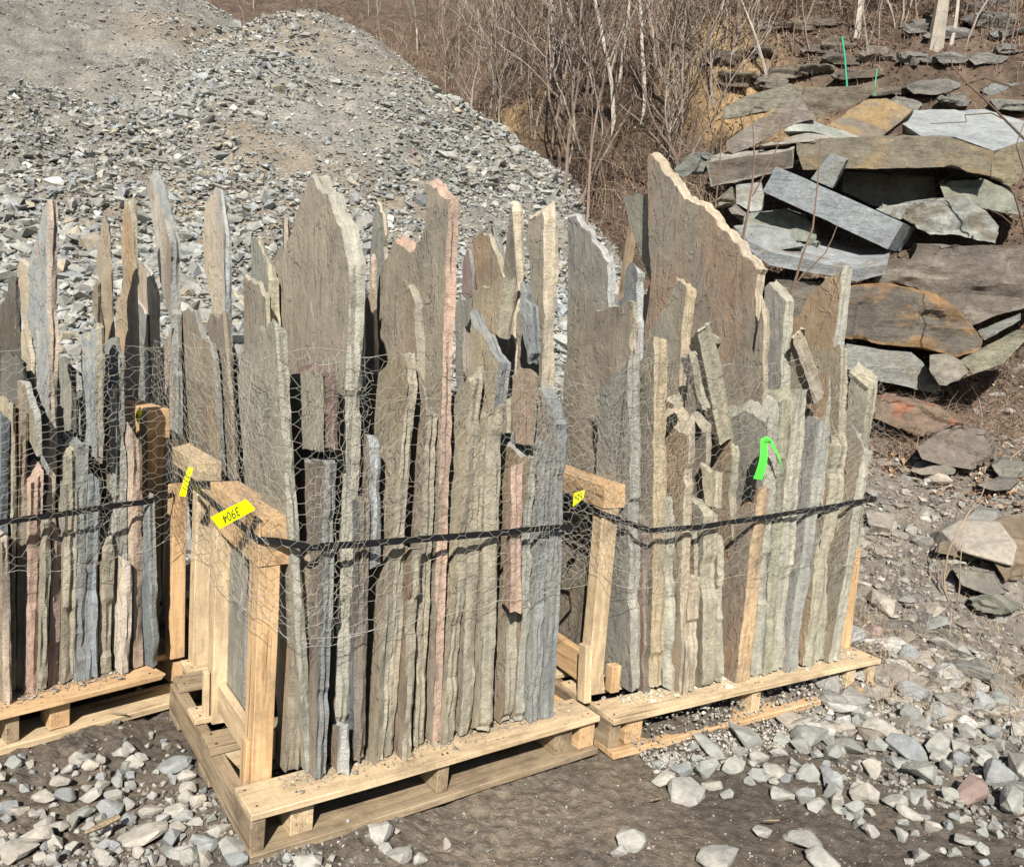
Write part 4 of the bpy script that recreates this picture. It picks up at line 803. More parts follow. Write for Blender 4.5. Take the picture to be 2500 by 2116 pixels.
big = [  # frame, cx, cy, w, h, colour, label
 ('G6', 1240, 640, 235, 120, 'blue', 'broad blue-green stone lying left of the middle pallet, top right of the rubble patch'),
 ('G6', 1390, 670, 125, 80, 'pale', 'pale stone touching the side plank of the middle pallet'), ('G6', 930, 540, 130, 110, 'pale', 'tilted pale stone at the top of the rubble patch'),
 ('G6', 1005, 600, 110, 90, 'pale', 'pale angular stone under the tilted one at the top of the rubble patch'), ('G6', 1000, 1160, 370, 150, 'tan', 'longest flat tan stone at the bottom left of the photo'),
 ('G6', 235, 1195, 240, 140, 'tan', 'large tan stone in the lower left corner above the corner slab'), ('G6', 110, 1320, 250, 130, 'tan', 'big flat stone in the bottom left corner'),
 ('G6', 60, 930, 150, 190, 'blue', 'dark faceted blue stone at the left edge of the photo'), ('G6', 455, 870, 160, 120, 'blue', 'blue-grey stone leaning on the round pale one at left'),
 ('G6', 300, 870, 150, 110, 'tan', 'tan stone left of the leaning blue-grey stone'), ('G6', 425, 790, 140, 90, 'tan', 'muddy rounded stone behind the leaning blue-grey stone'),
 ('G6', 555, 1010, 190, 110, 'green', 'green-grey stone left of the wooden splinter'), ('G6', 410, 1100, 160, 90, 'tan', 'low tan stone left of the splinter'),
 ('G6', 310, 1080, 120, 90, 'tan', 'slanting tan stone beside the low tan stone'), ('G6', 780, 970, 170, 140, 'blue', 'steep blue-grey stone above the wooden splinter'),
 ('G6', 805, 870, 140, 90, 'pale', 'flat pale stone above the steep blue-grey one'), ('G6', 640, 895, 150, 70, 'pale', 'long pale stone left of the steep blue-grey one'),
 ('G6', 1070, 1000, 170, 100, 'tan', 'rounded tan stone above the longest flat stone'), ('G6', 935, 940, 120, 80, 'pale', 'pale stone upper left of the rounded tan stone'),
 ('G6', 925, 1040, 100, 100, 'blue', 'small pyramid stone right of the splinter'), ('G6', 1265, 1000, 170, 80, 'pale', 'pale stone in the row of three beside the side plank'),
 ('G6', 1315, 1050, 140, 60, 'grey', 'grey stone in the row of three beside the side plank'), ('G6', 1175, 1068, 100, 60, 'grey', 'small round grey stone left of the row beside the side plank'),
 ('G6', 1265, 1120, 150, 80, 'tan', 'blocky tan stone below the row of three'), ('G6', 1355, 815, 140, 90, 'tan', 'tan rounded stone near the side plank, upper one of a pair'),
 ('G6', 1340, 890, 110, 60, 'tan', 'tan flat stone near the side plank, lower one of a pair'), ('G6', 1480, 840, 110, 100, 'tan', 'round tan stone against the side plank'),
 ('G6', 1320, 1270, 200, 140, 'pale', 'large faceted pale stone left of the pallet corner'), ('G6', 1475, 1190, 190, 110, 'blue', 'blue-grey faceted stone behind the large pale one at the pallet corner'),
 ('G6', 1505, 1270, 140, 80, 'grey', 'grey stone in front of the blue-grey faceted one'), ('G6', 1670, 1260, 190, 120, 'pale', 'cracked pale stone against the pallet corner'),
 ('G6', 1705, 1345, 170, 120, 'blue', 'round blue stone at the bottom edge under the pallet corner'), ('G6', 1615, 1060, 130, 70, 'pale', 'pale stone beside the side plank near its front end'),
 ('G6', 1595, 1140, 130, 70, 'tan', 'tan stone just under the pale one near the front end of the side plank'), ('G6', 730, 1310, 150, 80, 'tan', 'tan stone half sunk in mud at the bottom edge'),
 ('G6', 765, 1360, 110, 80, 'pale', 'square pale stone at the bottom edge'), ('G6', 280, 1330, 100, 90, 'tan', 'small stone at the bottom edge right of the corner slab'), ('G6', 365, 1350, 90, 60, 'pale', 'little pale stone at the bottom edge near the corner slab'),
 ('G6', 730, 810, 100, 80, 'pale', 'pale stone in the middle of the rubble patch'), ('G6', 945, 790, 85, 80, 'grey', 'grey stone in the middle of the rubble patch'), ('G6', 840, 790, 100, 60, 'grey', 'low grey stone in the middle of the rubble patch'),
 ('G6', 640, 660, 110, 80, 'tan', 'tan stone at the left of the rubble patch top'), ('G6', 725, 610, 70, 60, 'pale', 'small stone beside the little wood peg'), ('G6', 480, 700, 90, 40, 'pale', 'flat pale stone alone in the mud left of the rubble patch'),
 ('G6', 80, 1130, 100, 170, 'tan', 'upright tan stone near the left edge'),
 ('G5', 1605, 1070, 170, 170, 'pale', 'round speckled stone in front of the middle pallet'), ('G5', 1640, 1185, 85, 70, 'pale', 'small pale stone touching the round speckled one'),
 ('G5', 1100, 1270, 200, 110, 'pale', 'large pale stone at the bottom edge in front of the middle pallet'), ('G5', 1735, 1240, 170, 110, 'pale', 'pale rock at the bottom edge, right of the round speckled stone'),
 ('G5', 1870, 1260, 100, 80, 'pale', 'pale lump beside the pale rock at the bottom edge'), ('G5', 2060, 1150, 60, 70, 'tan', 'small stone on mud in front of the middle pallet'), ('G5', 975, 1260, 70, 40, 'grey', 'small grey stone tucked under the pallet corner'),
 ('G7', 85, 1160, 150, 110, 'pale', 'whitish stone on the mud at the bottom centre'), ('G7', 20, 1190, 80, 110, 'pale', 'pale stone left of the whitish stone at the bottom centre'),
 ('G7', 560, 1260, 230, 100, 'pale', 'pale smooth rock cut by the bottom edge at centre right'), ('G7', 755, 1120, 105, 50, 'pale', 'flat pale pebble on smooth mud'),
 ('G7', 985, 1150, 200, 110, 'pale', 'lumpy pale rock at the lower right, upper of a pair'), ('G7', 1065, 1240, 160, 110, 'pale', 'blocky pale rock at the lower right, lower of a pair'),
 ('G7', 360, 905, 190, 130, 'pale', 'large light stone at the left end of the rubble right of the mud'), ('G7', 250, 840, 115, 90, 'pale', 'light rounded stone left of the large light stone'),
 ('G7', 505, 860, 115, 70, 'tan', 'tan oval stone right of the large light stone'), ('G7', 475, 780, 130, 130, 'green', 'round green-grey stone above the large light stone'),
 ('G7', 495, 670, 170, 90, 'green', 'slanting green-grey stone below the half buried board'), ('G7', 345, 790, 110, 70, 'blue', 'blue-grey stone left of the round green-grey stone'),
 ('G7', 675, 640, 170, 110, 'green', 'green-grey stone under the clean deck board'), ('G7', 735, 725, 110, 85, 'pale', 'whitish five-sided stone near the right rubble top'),
 ('G7', 640, 700, 90, 60, 'green', 'small green stone beside the five-sided one'), ('G7', 610, 770, 130, 90, 'green', 'olive stone below the small green one'), ('G7', 815, 800, 115, 70, 'tan', 'tan flat stone right of centre in the right rubble'),
 ('G7', 835, 700, 90, 60, 'pale', 'pale stone right of the five-sided one'), ('G7', 1020, 625, 190, 120, 'green', 'biggest lichen-grey rock behind the right rubble'), ('G7', 1170, 530, 85, 80, 'white', 'white cube-like stone near the splintered board'),
 ('G7', 1210, 680, 170, 100, 'green', 'long grey rock right of the biggest lichen-grey rock'), ('G7', 1340, 575, 150, 110, 'tan', 'brown-grey rock at the top of the right rubble'), ('G7', 850, 915, 125, 70, 'pale', 'oval pale stone on the mud margin'),
 ('G7', 575, 910, 65, 60, 'grey', 'round pebble between the oval stones on the mud margin'), ('G7', 990, 905, 80, 50, 'blue', 'blue oval stone on the mud margin'), ('G7', 1030, 975, 100, 70, 'pale', 'pale slanting stone on the mud margin'),
 ('G7', 1500, 670, 170, 140, 'blue', 'large grey faceted rock at the right'), ('G7', 1660, 670, 140, 130, 'green', 'pointed green-grey rock at the right'), ('G7', 1590, 800, 170, 130, 'green', 'olive angular rock with veins at the right'),
 ('G7', 1770, 740, 110, 100, 'blue', 'smooth blue-grey rock right of the olive angular rock'), ('G7', 1535, 380, 150, 110, 'blue', 'dark blue boulder on the right bank'), ('G7', 1890, 430, 130, 160, 'blue', 'tall dark grey rock on the right bank'),
 ('G7', 1740, 430, 180, 90, 'green', 'mossy long rock between the dark boulder and the tall rock'), ('G7', 1665, 500, 130, 100, 'grey', 'grey slab-like rock below the mossy long rock'), ('G7', 1530, 520, 120, 100, 'green', 'green-grey rock below the dark blue boulder'),
 ('G7', 1840, 300, 95, 70, 'white', 'whitish rock on the right bank near the pond'), ('G7', 1915, 305, 70, 70, 'blue', 'bluish rock beside the whitish one near the pond'), ('G7', 1800, 550, 90, 80, 'white', 'square white rock on the right slope'),
 ('G7', 1965, 810, 170, 150, 'blue', 'big angular dark rock near the right edge'), ('G7', 1815, 900, 170, 170, 'red', 'reddish-brown angular rock near the right edge'), ('G7', 1840, 830, 80, 110, 'tan', 'upright brown-grey stone behind the reddish rock'),
 ('G7', 2035, 940, 150, 150, 'green', 'pale olive boulder at the right edge'), ('G7', 1285, 920, 130, 120, 'tan', 'rusty split stone in the right rubble'), ('G7', 1230, 985, 90, 80, 'grey', 'grey stone below the rusty split stone'),
 ('G7', 1440, 960, 120, 80, 'pale', 'pale stone at the centre of the right rubble'), ('G7', 1560, 930, 140, 90, 'grey', 'grey flat stone at the centre of the right rubble'), ('G7', 1515, 1010, 120, 60, 'pale', 'pale low stone in the lower right rubble'),
 ('G7', 1800, 1150, 140, 80, 'pale', 'pale tan stone in the lower right corner gravel'), ('G7', 1310, 1110, 90, 50, 'pale', 'small pale stone alone at lower right'), ('G7', 1560, 1240, 90, 60, 'pale', 'pale stone at the bottom edge, lower right'),
 ('G7', 1345, 90, 110, 150, 'red', 'reddish rock behind the right end of the right pallet'), ('G7', 1220, 100, 190, 120, 'blue', 'flat blue-grey slab fragment behind the right end of the right pallet'), ('G7', 1690, 150, 130, 80, 'tan', 'brown rounded rock on the right bank'),
 ('G7', 1500, 190, 90, 110, 'blue', 'pale blue stone on the bank right of the pallet'), ('G7', 920, 525, 180, 50, 'tan', 'flat greenish-tan stone lying on the half buried board'), ('G7', 1640, 60, 120, 70, 'green', 'olive stone on the bank right of the crate'),
]
BX = np.array([px(b[0], (b[1], b[2]+b[4]*.42)) for b in big]); SP, ok = surf(BX[:, 0], BX[:, 1], hf=ground)
for b, P in zip(big, SP):
    sc = FR[b[0]][2]; dist = (P-CAMP)@FW; w = b[3]/sc*dist/FPX/2; h = b[4]/sc*dist/FPX/2
    w *= 1.12; dr = w*random.uniform(.7, .9); hr = max(.5*h, h*1.35-dr*.36); hr = min(hr, w*.9)
    P = P+np.array([0, dr*.5, 0]); P[2] = gz(P[0], P[1])
    if foot(P) : P = P+np.array([0, -.06, 0]); P[2] = gz(P[0], P[1])
    stone(P, w*1.1, max(hr, .02), dr, b[5], b[6], 'stones lying on the ground round the pallets', yaw=random.uniform(-.3, .3), sink=.16)
# smaller stones scattered on the rubble patches
def infill(poly, n, w0, w1, mind, names, region, seed):
    r = np.random.default_rng(seed); pts = []; P2 = np.array(poly); x0, y0 = P2.min(0); x1, y1 = P2.max(0); tries = 0; occupied = [(p[0], p[1]-b[4]/FR[b[0]][2]*.4, b[3]/FR[b[0]][2]*.45) for p, b in zip(BX, big)]
    def inside(x, y):
        c = False; m = len(P2)
        for i in range(m):
            xa, ya = P2[i]; xb, yb = P2[i-1]
            if (ya > y) != (yb > y) and x < (xb-xa)*(y-ya)/(yb-ya)+xa: c = not c
        return c
    while len(pts) < n and tries < n*60:
        tries += 1; x = r.uniform(x0, x1); y = r.uniform(y0, y1)
        if inside(x, y) and all(math.hypot(x-a, (y-b)*1.4) > mind+c*.8 for a, b, c in occupied): occupied.append((x, y, 6)); pts.append((x, y))
    if not pts: return
    pts = np.array(pts); S3, ok = surf(pts[:, 0], pts[:, 1], hf=ground)
    for P in S3:
        if foot(P): continue
        dist = (P-CAMP)@FW; w = math.exp(r.uniform(math.log(w0), math.log(w1)))*dist/FPX/2; cn = names[r.integers(len(names))]
        hh = w*r.uniform(.5, .9); px_w = w*2*FPX/dist
        stone(P, w, hh, w*r.uniform(.7, .95), cn, ('tiny' if px_w < 27 else 'small' if px_w < 42 else 'fist-sized')+(' flat' if hh < w*.66 else ' chunky')+' %s stone among the %s' % ({'tan': 'tan-grey', 'blue': 'blue-grey', 'green': 'green-grey'}.get(cn, cn), region), 'small stones of the '+region, hi=False, sink=.2, tilt=.4)
infill([(0, 1850), (180, 1860), (300, 1800), (440, 1790), (540, 1960), (620, 2100), (620, 2116), (0, 2116)], 84, 20, 56, 12, ['pale', 'pale', 'tan', 'blue', 'green'], 'rubble left of the middle pallet', 3)
infill([(1590, 1880), (1640, 1830), (1900, 1770), (2180, 1720), (2300, 1640), (2490, 1700), (2490, 2110), (2200, 2110), (2090, 2010), (1900, 1960), (1790, 1930), (1650, 1990)], 110, 26, 66, 12, ['pale', 'grey', 'blue', 'green', 'green', 'tan'], 'rubble right of the mud', 5)
# ------------------------------------------------------------------ named stones on the pile
pl_big = [('Z1', 300, 1010, 150, 70, 'white'), ('Z1', 1010, 885, 80, 55, 'white'), ('Z1', 415, 1150, 70, 100, 'tan'), ('Z1', 690, 1085, 100, 110, 'blue'), ('Z1', 1250, 1010, 60, 80, 'blue'), ('Z1', 2010, 1120, 90, 100, 'blue'), ('Z1', 1465, 205, 55, 50, 'white'),
          ('Z1', 1640, 670, 70, 30, 'white'), ('Z1', 1000, 320, 50, 25, 'white'), ('Z1', 50, 780, 90, 30, 'pale'), ('Z1', 960, 750, 60, 45, 'pale'), ('Z1', 600, 905, 90, 80, 'pale'), ('Z1', 2000, 1000, 80, 70, 'tan'), ('Z1', 1290, 820, 60, 50, 'pale'),
          ('Z1', 1450, 1120, 80, 60, 'blue'), ('Z1', 1050, 1240, 70, 60, 'grey'), ('Z1', 480, 1185, 90, 60, 'grey'), ('Z1', 550, 1210, 70, 60, 'white'), ('Z1', 600, 1060, 110, 40, 'grey'), ('Z1', 35, 1225, 80, 40, 'grey'),
          ('Z2', 160, 1120, 90, 100, 'blue'), ('Z2', 360, 1240, 80, 90, 'white'), ('Z2', 590, 845, 70, 50, 'blue'), ('Z2', 700, 745, 150, 30, 'white'), ('Z2', 810, 960, 90, 60, 'tan'), ('Z2', 1080, 840, 100, 70, 'grey'), ('Z2', 490, 1030, 90, 60, 'tan'),
          ('Z2', 940, 1155, 60, 60, 'pale'), ('Z2', 1010, 1165, 50, 50, 'pale'), ('Z2', 360, 380, 40, 40, 'white'), ('Z2', 300, 920, 50, 40, 'pale'), ('Z2', 480, 860, 80, 40, 'red'), ('Z2', 1200, 990, 60, 35, 'pale'), ('Z2', 150, 1030, 100, 60, 'tan'), ('Z2', 700, 440, 45, 35, 'white')]
q = np.array([px(b[0], (b[1], b[2]+b[4]*.3)) for b in pl_big]); SP, ok = surf(q[:, 0], q[:, 1]); seen = {}
for b, P, k in zip(pl_big, SP, ok):
    if not k: continue
    sc = FR[b[0]][2]; dist = (P-CAMP)@FW; w = b[3]/sc*dist/FPX/2; h = b[4]/sc*dist/FPX/2
    cn = {'tan': 'tan-grey', 'blue': 'blue-grey', 'red': 'rusty'}.get(b[5], b[5]); where = 'upper slope' if P[2] > 3 else 'lower slope'
    stone(P, w*1.05, h*.9, max(h*.9, w*.5), b[5], '%s loose rock standing out on the %s of the gravel pile' % (cn, where), 'rocks standing out on the gravel pile', hi=False, sink=.25, tilt=.35, mat=M_PILE)
# ------------------------------------------------------------------ small gravel on the ground (countless)
n = 46000; aa = np.radians(rng.uniform(-44, 46, n)); rd = 1.9*(6.6/1.9)**rng.uniform(0, 1, n); x = rd*np.sin(aa); y = rd*np.cos(aa)
w = .10+.9*sstep(.0, .5, fbm(x*2+5, y*2, o=3, s=121))+1.2*sstep(1.3, 2.0, x+.25*(y-2.4))+.8*sstep(3.0, 3.8, y)
smooth = (np.hypot((x-.75)/1.0, (y-2.4)/.36) < 1); w = np.where(smooth, .32, w); k = rng.uniform(0, 1, n) < w
x, y = x[k], y[k]; z = ground(x, y); dr_ = sstep(1.3, 2.0, x+.25*(y-2.4)); size = .0065*np.exp(rng.normal(0, .5, len(x)))*(1+.9*dr_*(rng.uniform(0, 1, len(x)) < .5)); size = np.where(smooth[k], size*.4, size); size = np.clip(size, .0018, .026)
cc = np.array([.26, .245, .215])*(1+rng.normal(0, .25, (len(x), 1))); cc = np.where(rng.uniform(0, 1, (len(x), 1)) < .2, cc*[.8, .88, .95], cc)
# crushed stone heaped under the right pallet
m = 7000; uu = rng.uniform(.1, 1.6, m); vv = rng.uniform(-.14, .3, m)-.04; O, U, V_2 = cf('R'); px_ = O[None]+uu[:, None]*U+vv[:, None]*V_2; hz = ground(px_[:, 0], px_[:, 1])+.055*sstep(-.12, .06, vv)*rng.uniform(.6, 1, m)
kk = ~((vv < .10) & (vv > -.045) & (hz > .0) & (rng.uniform(0, 1, m) < .6))
x = np.r_[x, px_[kk, 0]]; y = np.r_[y, px_[kk, 1]]; z = np.r_[z, hz[kk]]; size = np.r_[size, .006*np.exp(rng.normal(0, .4, kk.sum()))]; cc = np.r_[cc, np.array([.36, .34, .30])*(1+rng.normal(0, .2, (kk.sum(), 1)))]
Vr, Fr, Cr = scatter(np.stack([x, y, z+size*.2], 1), size, cc, LOW, rng, (.4, .9), (.6, 1), .5)
tag(link('gravel', fastmesh('gravel', Vr, Fr, M_ROCK, Cr)), 'small gravel trodden into the mud round the pallets', 'gravel', kind='stuff')
# stone dust and chips on the deck boards
xs, ys, zs, ss, cs = [], [], [], [], []
for c, Ln, cb, nn in (('M', 1.22, (.28, .25, .20), 2300), ('R', 1.45, (.50, .46, .35), 3000), ('L', 1.0, (.34, .29, .24), 2600)):
    O, U, V_2 = cf(c); u = rng.uniform(.12, Ln, nn); v = .135-np.abs(rng.normal(0, .045, nn)); v = np.clip(v, .0, .145); s = .0024*np.exp(rng.normal(0, .55, nn)); P = O[None]+u[:, None]*U+v[:, None]*V_2
    s = np.where(rng.uniform(0, 1, nn) < .018, s*4.5, s)
    xs.append(P[:, 0]); ys.append(P[:, 1]); zs.append(np.full(nn, .1425)); ss.append(np.clip(s, .0012, .02)); cs.append(np.array(cb)*(1+rng.normal(0, .2, (nn, 1))))
x, y, z, size, cc = map(np.concatenate, (xs, ys, zs, ss, cs)); Vr, Fr, Cr = scatter(np.stack([x, y, z+size*.2], 1), size, cc, LOW, rng, (.3, .6), (.6, 1), .25)
tag(link('stone_chips', fastmesh('stone_chips', Vr, Fr, M_ROCK, Cr)), 'stone dust and chips strewn on the deck boards', 'stone chips', kind='stuff')
# dark pond at the right edge
pa = np.linspace(0, 2*math.pi, 24, endpoint=False); PV = np.stack([3.15+.75*np.cos(pa), 4.15+.62*np.sin(pa), np.full(24, -.115)], 1); me = bpy.data.meshes.new('pond_water'); me.from_pydata([tuple(p) for p in PV], [], [tuple(range(24))])
mw_, t, b = nodes('dark pond water', .06, .5); b.inputs['Base Color'].default_value = (.02, .022, .012, 1); me.materials.append(mw_); tag(link('pond_water', me), kind='structure')
# ------------------------------------------------------------------ quarried blocks
BN = [0]
def block(fr, poly, D, back, dd, color, label, kx=0.0, kz=0.0, stain=None, rough=1.0, group='quarry blocks dumped in a heap', cat='rock block', name='rock_block', vox=.022, lay=.012, top=None):
    BN[0] += 1; sd = BN[0]*7; P = [px(fr, p) for p in poly]; cx_ = sum(p[0] for p in P)/len(P); cy_ = sum(p[1] for p in P)/len(P)
    C0 = at_y(cx_, cy_, D); n = np.array([kx, -1.0, kz]); Q = [hit(*p, C0, n) for p in P]
    sc = FR[fr][2]; Bk = at_y(P[0][0]+back[0]/sc, P[0][1]+back[1]/sc, Q[0][1]+dd*1.35); E = Bk-Q[0]
    bm = bmesh.new(); a = [bm.verts.new(q) for q in Q]; b = [bm.verts.new(q+E) for q in Q]; m = len(Q)
    bm.faces.new(a); bm.faces.new(b[::-1])
    for i in range(m): bm.faces.new((a[i], a[(i+1) % m], b[(i+1) % m], b[i]))
    bmesh.ops.recalc_face_normals(bm, faces=bm.faces); org = C0+E*.5
    for v in bm.verts: v.co -= Vector(org)
    me = bpy.data.meshes.new('tmp'); bm.to_mesh(me); bm.free()
    o = bpy.data.objects.new('tmp', me); COL.objects.link(o); rm = o.modifiers.new('r', 'REMESH'); rm.mode = 'SHARP'; rm.sharpness = 1.0; rm.octree_depth = 6; rm.scale = .92; rm.use_remove_disconnected = False
    dg = bpy.context.evaluated_depsgraph_get(); em = o.evaluated_get(dg); m2 = bpy.data.meshes.new_from_object(em); bpy.data.objects.remove(o)
    nv = len(m2.vertices); co_ = np.empty(nv*3, np.float32); m2.vertices.foreach_get('co', co_); co_ = co_.reshape(-1, 3).astype(float)
    nn = np.empty(nv*3, np.float32); m2.vertices.foreach_get('normal', nn); nn = nn.reshape(-1, 3)
    f = co_+org
    d = fbm(f[:, 0]*2.2+sd, f[:, 1]*2.2, f[:, 2]*2.2, 4, sd)*.020 + fbm(f[:, 0]*9, f[:, 1]*9, f[:, 2]*11, 3, sd+2)*.022 + vnoise(f[:, 0]*1.3, f[:, 1]*1.3, f[:, 2]*16+fbm(f[:, 0], f[:, 1], o=2, s=sd)*3, sd+4)*lay
    dc = vnoise(f[:, 0]*3.2, f[:, 1]*3.2, f[:, 2]*3.2, sd+9); d = d-.035*sstep(.42, .50, dc)
    co_ = co_+nn*(d*rough)[:, None]; m2.vertices.foreach_set('co', co_.astype(np.float32).ravel())
    m2.polygons.foreach_set('use_smooth', np.ones(len(m2.polygons), bool)); m2.update(); m2.set_sharp_from_angle(angle=math.radians(28)); m2.materials.clear(); m2.materials.append(M_BLOCK)
    c1 = np.array(col(color)); c2 = np.array(col(stain)) if stain else c1*[.85, .8, .74]
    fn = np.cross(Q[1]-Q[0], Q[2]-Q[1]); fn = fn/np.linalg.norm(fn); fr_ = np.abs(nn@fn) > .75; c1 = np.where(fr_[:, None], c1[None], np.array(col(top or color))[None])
    for nm, cc in (('tint', c1), ('stain', c2)):
        at = m2.color_attributes.new(nm, 'FLOAT_COLOR', 'POINT'); arr = np.ones((nv, 4), np.float32); arr[:, :3] = cc; at.data.foreach_set('color', arr.ravel())
    m2.name = name; ob = link(name, m2); ob.location = org; tag(ob, label, cat, group); return ob
ob_ = (.21, .185, .14); gb = (.17, .16, .14); sg = (.29, .315, .33); lg = (.36, .385, .39)
block('Z3', [(785, 800), (960, 785), (1660, 775), (1912, 855), (1893, 998), (1655, 948), (1080, 955), (830, 965)], 8.7, (30, -12), .75, ob_, 'longest olive-brown block lying across the top middle of the block heap', kz=.1, stain=(.26, .20, .12))
block('Z3', [(285, 922), (770, 852), (778, 950), (310, 1060)], 8.6, (95, -72), .7, (.15, .128, .105), 'brown-faced block with orange streaks on top at the left of the heap', stain=(.18, .15, .12), top=(.40, .37, .32))  # brown front is stone colour; paler top has sunlight painted in
block('Z3', [(682, 940), (1400, 1262), (1312, 1408), (606, 1082)], 7.9, (118, 50), .42, sg, 'long smooth blue-grey block with rust spots lying diagonally', rough=.22, stain=(.30, .34, .36), lay=.0)
block('Z3', [(880, 1012), (985, 872), (1080, 905), (1000, 1062)], 8.3, (20, -5), .15, (.27, .29, .28), 'small grey block standing on the diagonal blue-grey block', rough=.3)
block('Z3', [(402, 800), (560, 690), (812, 556), (905, 668), (740, 722), (590, 806), (440, 872), (405, 850)], 9.1, (25, -15), .3, (.27, .24, .21), 'slanting brownish-grey plank-like block at the upper left of the heap', rough=.35, kx=-.15)
block('Z3', [(380, 612), (490, 560), (760, 482), (835, 492), (828, 562), (620, 640), (385, 668)], 9.5, (20, -12), .6, (.24, .225, .18), 'flat topmost slab block at the upper left of the heap', rough=.8)
block('Z3', [(800, 568), (850, 512), (1240, 486), (1244, 510), (1180, 572), (915, 672), (880, 640)], 9.8, (20, -14), .6, ob_, 'ridged olive-brown block behind the plank-like block', stain=(.15, .12, .09))
block('Z3', [(970, 705), (1190, 560), (1300, 556), (1455, 622), (1372, 700), (1270, 778), (1120, 775)], 9.6, (30, 8), .35, (.33, .235, .125), 'tan-orange leaning plate of rock in the upper middle of the heap', rough=.5, kz=.8, stain=(.22, .19, .15))
block('Z3', [(730, 742), (830, 668), (1060, 742), (1155, 776), (1060, 792), (880, 742)], 9.0, (30, 30), .2, (.30, .32, .28), 'pale wedge-shaped fragment in the upper heap', kz=.9, stain=(.46, .47, .43), rough=.6)
block('Z3', [(560, 830), (890, 738), (1062, 745), (1040, 785), (790, 808)], 8.9, (10, 25), .2, (.36, .34, .29), 'pale thin slab just above the orange-streaked block', kz=1.2, rough=.6)
block('Z3', [(1395, 700), (1445, 622), (1860, 618), (2110, 690), (2110, 795), (1912, 852), (1690, 775), (1500, 768)], 9.7, (0, 55), .1, lg, 'large pale grey flat-topped block at the upper right of the heap', kz=1.9, rough=.35, stain=(.42, .44, .44), lay=0)
block('Z3', [(1912, 862), (2110, 800), (2110, 985), (2000, 1056), (1898, 1010)], 9.0, (10, -5), .5, (.25, .22, .15), 'olive block at the right edge below the pale flat-topped block', rough=.8)
block('Z3', [(1600, 1020), (1860, 1012), (2010, 1082), (2078, 1216), (1842, 1176), (1640, 1120)], 8.9, (20, -10), .5, (.25, .26, .21), 'green-grey block under the right end of the longest block', kz=.5)
block('Z3', [(1060, 965), (1570, 1000), (1590, 1135), (1240, 1168), (1060, 1080)], 9.2, (20, -10), .5, (.20, .20, .19), 'dark shaded block beneath the longest block', rough=.7)
block('Z3', [(1250, 1182), (1740, 1122), (1862, 1192), (1945, 1282), (1928, 1382), (1700, 1330), (1552, 1332), (1430, 1262)], 8.3, (15, -14), .35, (.36, .37, .34), 'pale block with white veined corner right of the diagonal block', stain=(.22, .20, .16), kx=.25)
block('Z3', [(456, 1052), (592, 1036), (610, 1110), (600, 1190), (540, 1196), (458, 1150)], 8.3, (12, -6), .25, (.46, .48, .46), 'small white-faced block at the left foot of the diagonal block', rough=.35)
block('Z3', [(335, 1135), (430, 1062), (458, 1160), (345, 1182)], 8.2, (8, -6), .25, (.26, .24, .20), 'small olive rock left of the white-faced block', rough=.8)
block('Z3', [(412, 1180), (450, 1158), (512, 1208), (500, 1222), (430, 1212)], 8.0, (6, -4), .2, (.30, .28, .24), 'little rock under the small olive rock', rough=.5)
block('Z3', [(440, 1212), (640, 1205), (740, 1192), (850, 1232), (905, 1310), (930, 1392), (700, 1335), (520, 1290)], 8.1, (30, -15), .5, (.25, .265, .23), 'grey-green boulder below the diagonal block', kz=.6)
block('Z3', [(440, 1275), (560, 1260), (760, 1300), (840, 1390), (640, 1425), (500, 1360)], 7.8, (-20, 60), .15, (.30, .32, .31), 'grey slab step below the grey-green boulder', kz=1.0, rough=.5)
block('Z3', [(500, 1352), (640, 1425), (1125, 1522), (1308, 1500), (1302, 1552), (1130, 1590), (650, 1500), (520, 1410)], 7.5, (120, -110), .7, (.24, .255, .26), 'long flat grey block with a rust stain behind the triangular slab', rough=.35, stain=(.26, .23, .20), lay=.0, top=(.35, .37, .38))  # top tinted lighter than the front, sunlight put into the colour
block('Z3', [(100, 962), (170, 882), (250, 856), (325, 890), (290, 985), (150, 1000)], 8.7, (30, -10), .4, (.23, .235, .21), 'dark grey boulder left of the orange-streaked block')
block('Z3', [(1840, 512), (1900, 476), (2110, 470), (2110, 560), (1905, 548)], 11.0, (20, -10), .5, (.27, .285, .285), 'grey rock at the right edge above the pale flat-topped block', rough=.7)
block('Z3', [(1890, 562), (2110, 570), (2110, 640), (1940, 625)], 10.7, (20, -10), .5, (.25, .25, .22), 'olive-grey rock just under the grey rock at the right edge', rough=.7)
block('Y', [(690, 382), (790, 218), (950, 212), (1000, 104), (1764, 112), (1900, 300), (1900, 540), (1500, 640), (1380, 690), (1240, 562), (1040, 452), (860, 408)], 8.0, (30, -20), 1.0, (.175, .15, .125), 'large dark layered ledge rock at the right, behind the orange-topped boulder', lay=.03, stain=(.24, .215, .18))
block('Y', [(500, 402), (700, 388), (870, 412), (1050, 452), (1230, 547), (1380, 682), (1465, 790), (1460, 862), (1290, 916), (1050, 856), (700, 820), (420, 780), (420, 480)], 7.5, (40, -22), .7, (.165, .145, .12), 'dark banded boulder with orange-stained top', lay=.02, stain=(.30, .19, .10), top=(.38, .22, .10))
block('Y', [(480, 822), (780, 872), (960, 886), (1032, 952), (1172, 1132), (1140, 1180), (720, 1092), (420, 980)], 7.2, (20, -10), .6, (.32, .325, .30), 'smooth grey block under the orange-topped boulder', rough=.35, lay=0)
block('Y', [(1085, 912), (1200, 892), (1312, 950), (1372, 1022), (1200, 1112), (1160, 1110), (1085, 1002)], 7.0, (15, -8), .4, (.36, .33, .28), 'rounded pale tan boulder between the smooth grey block and the slanting plank block', rough=.9)
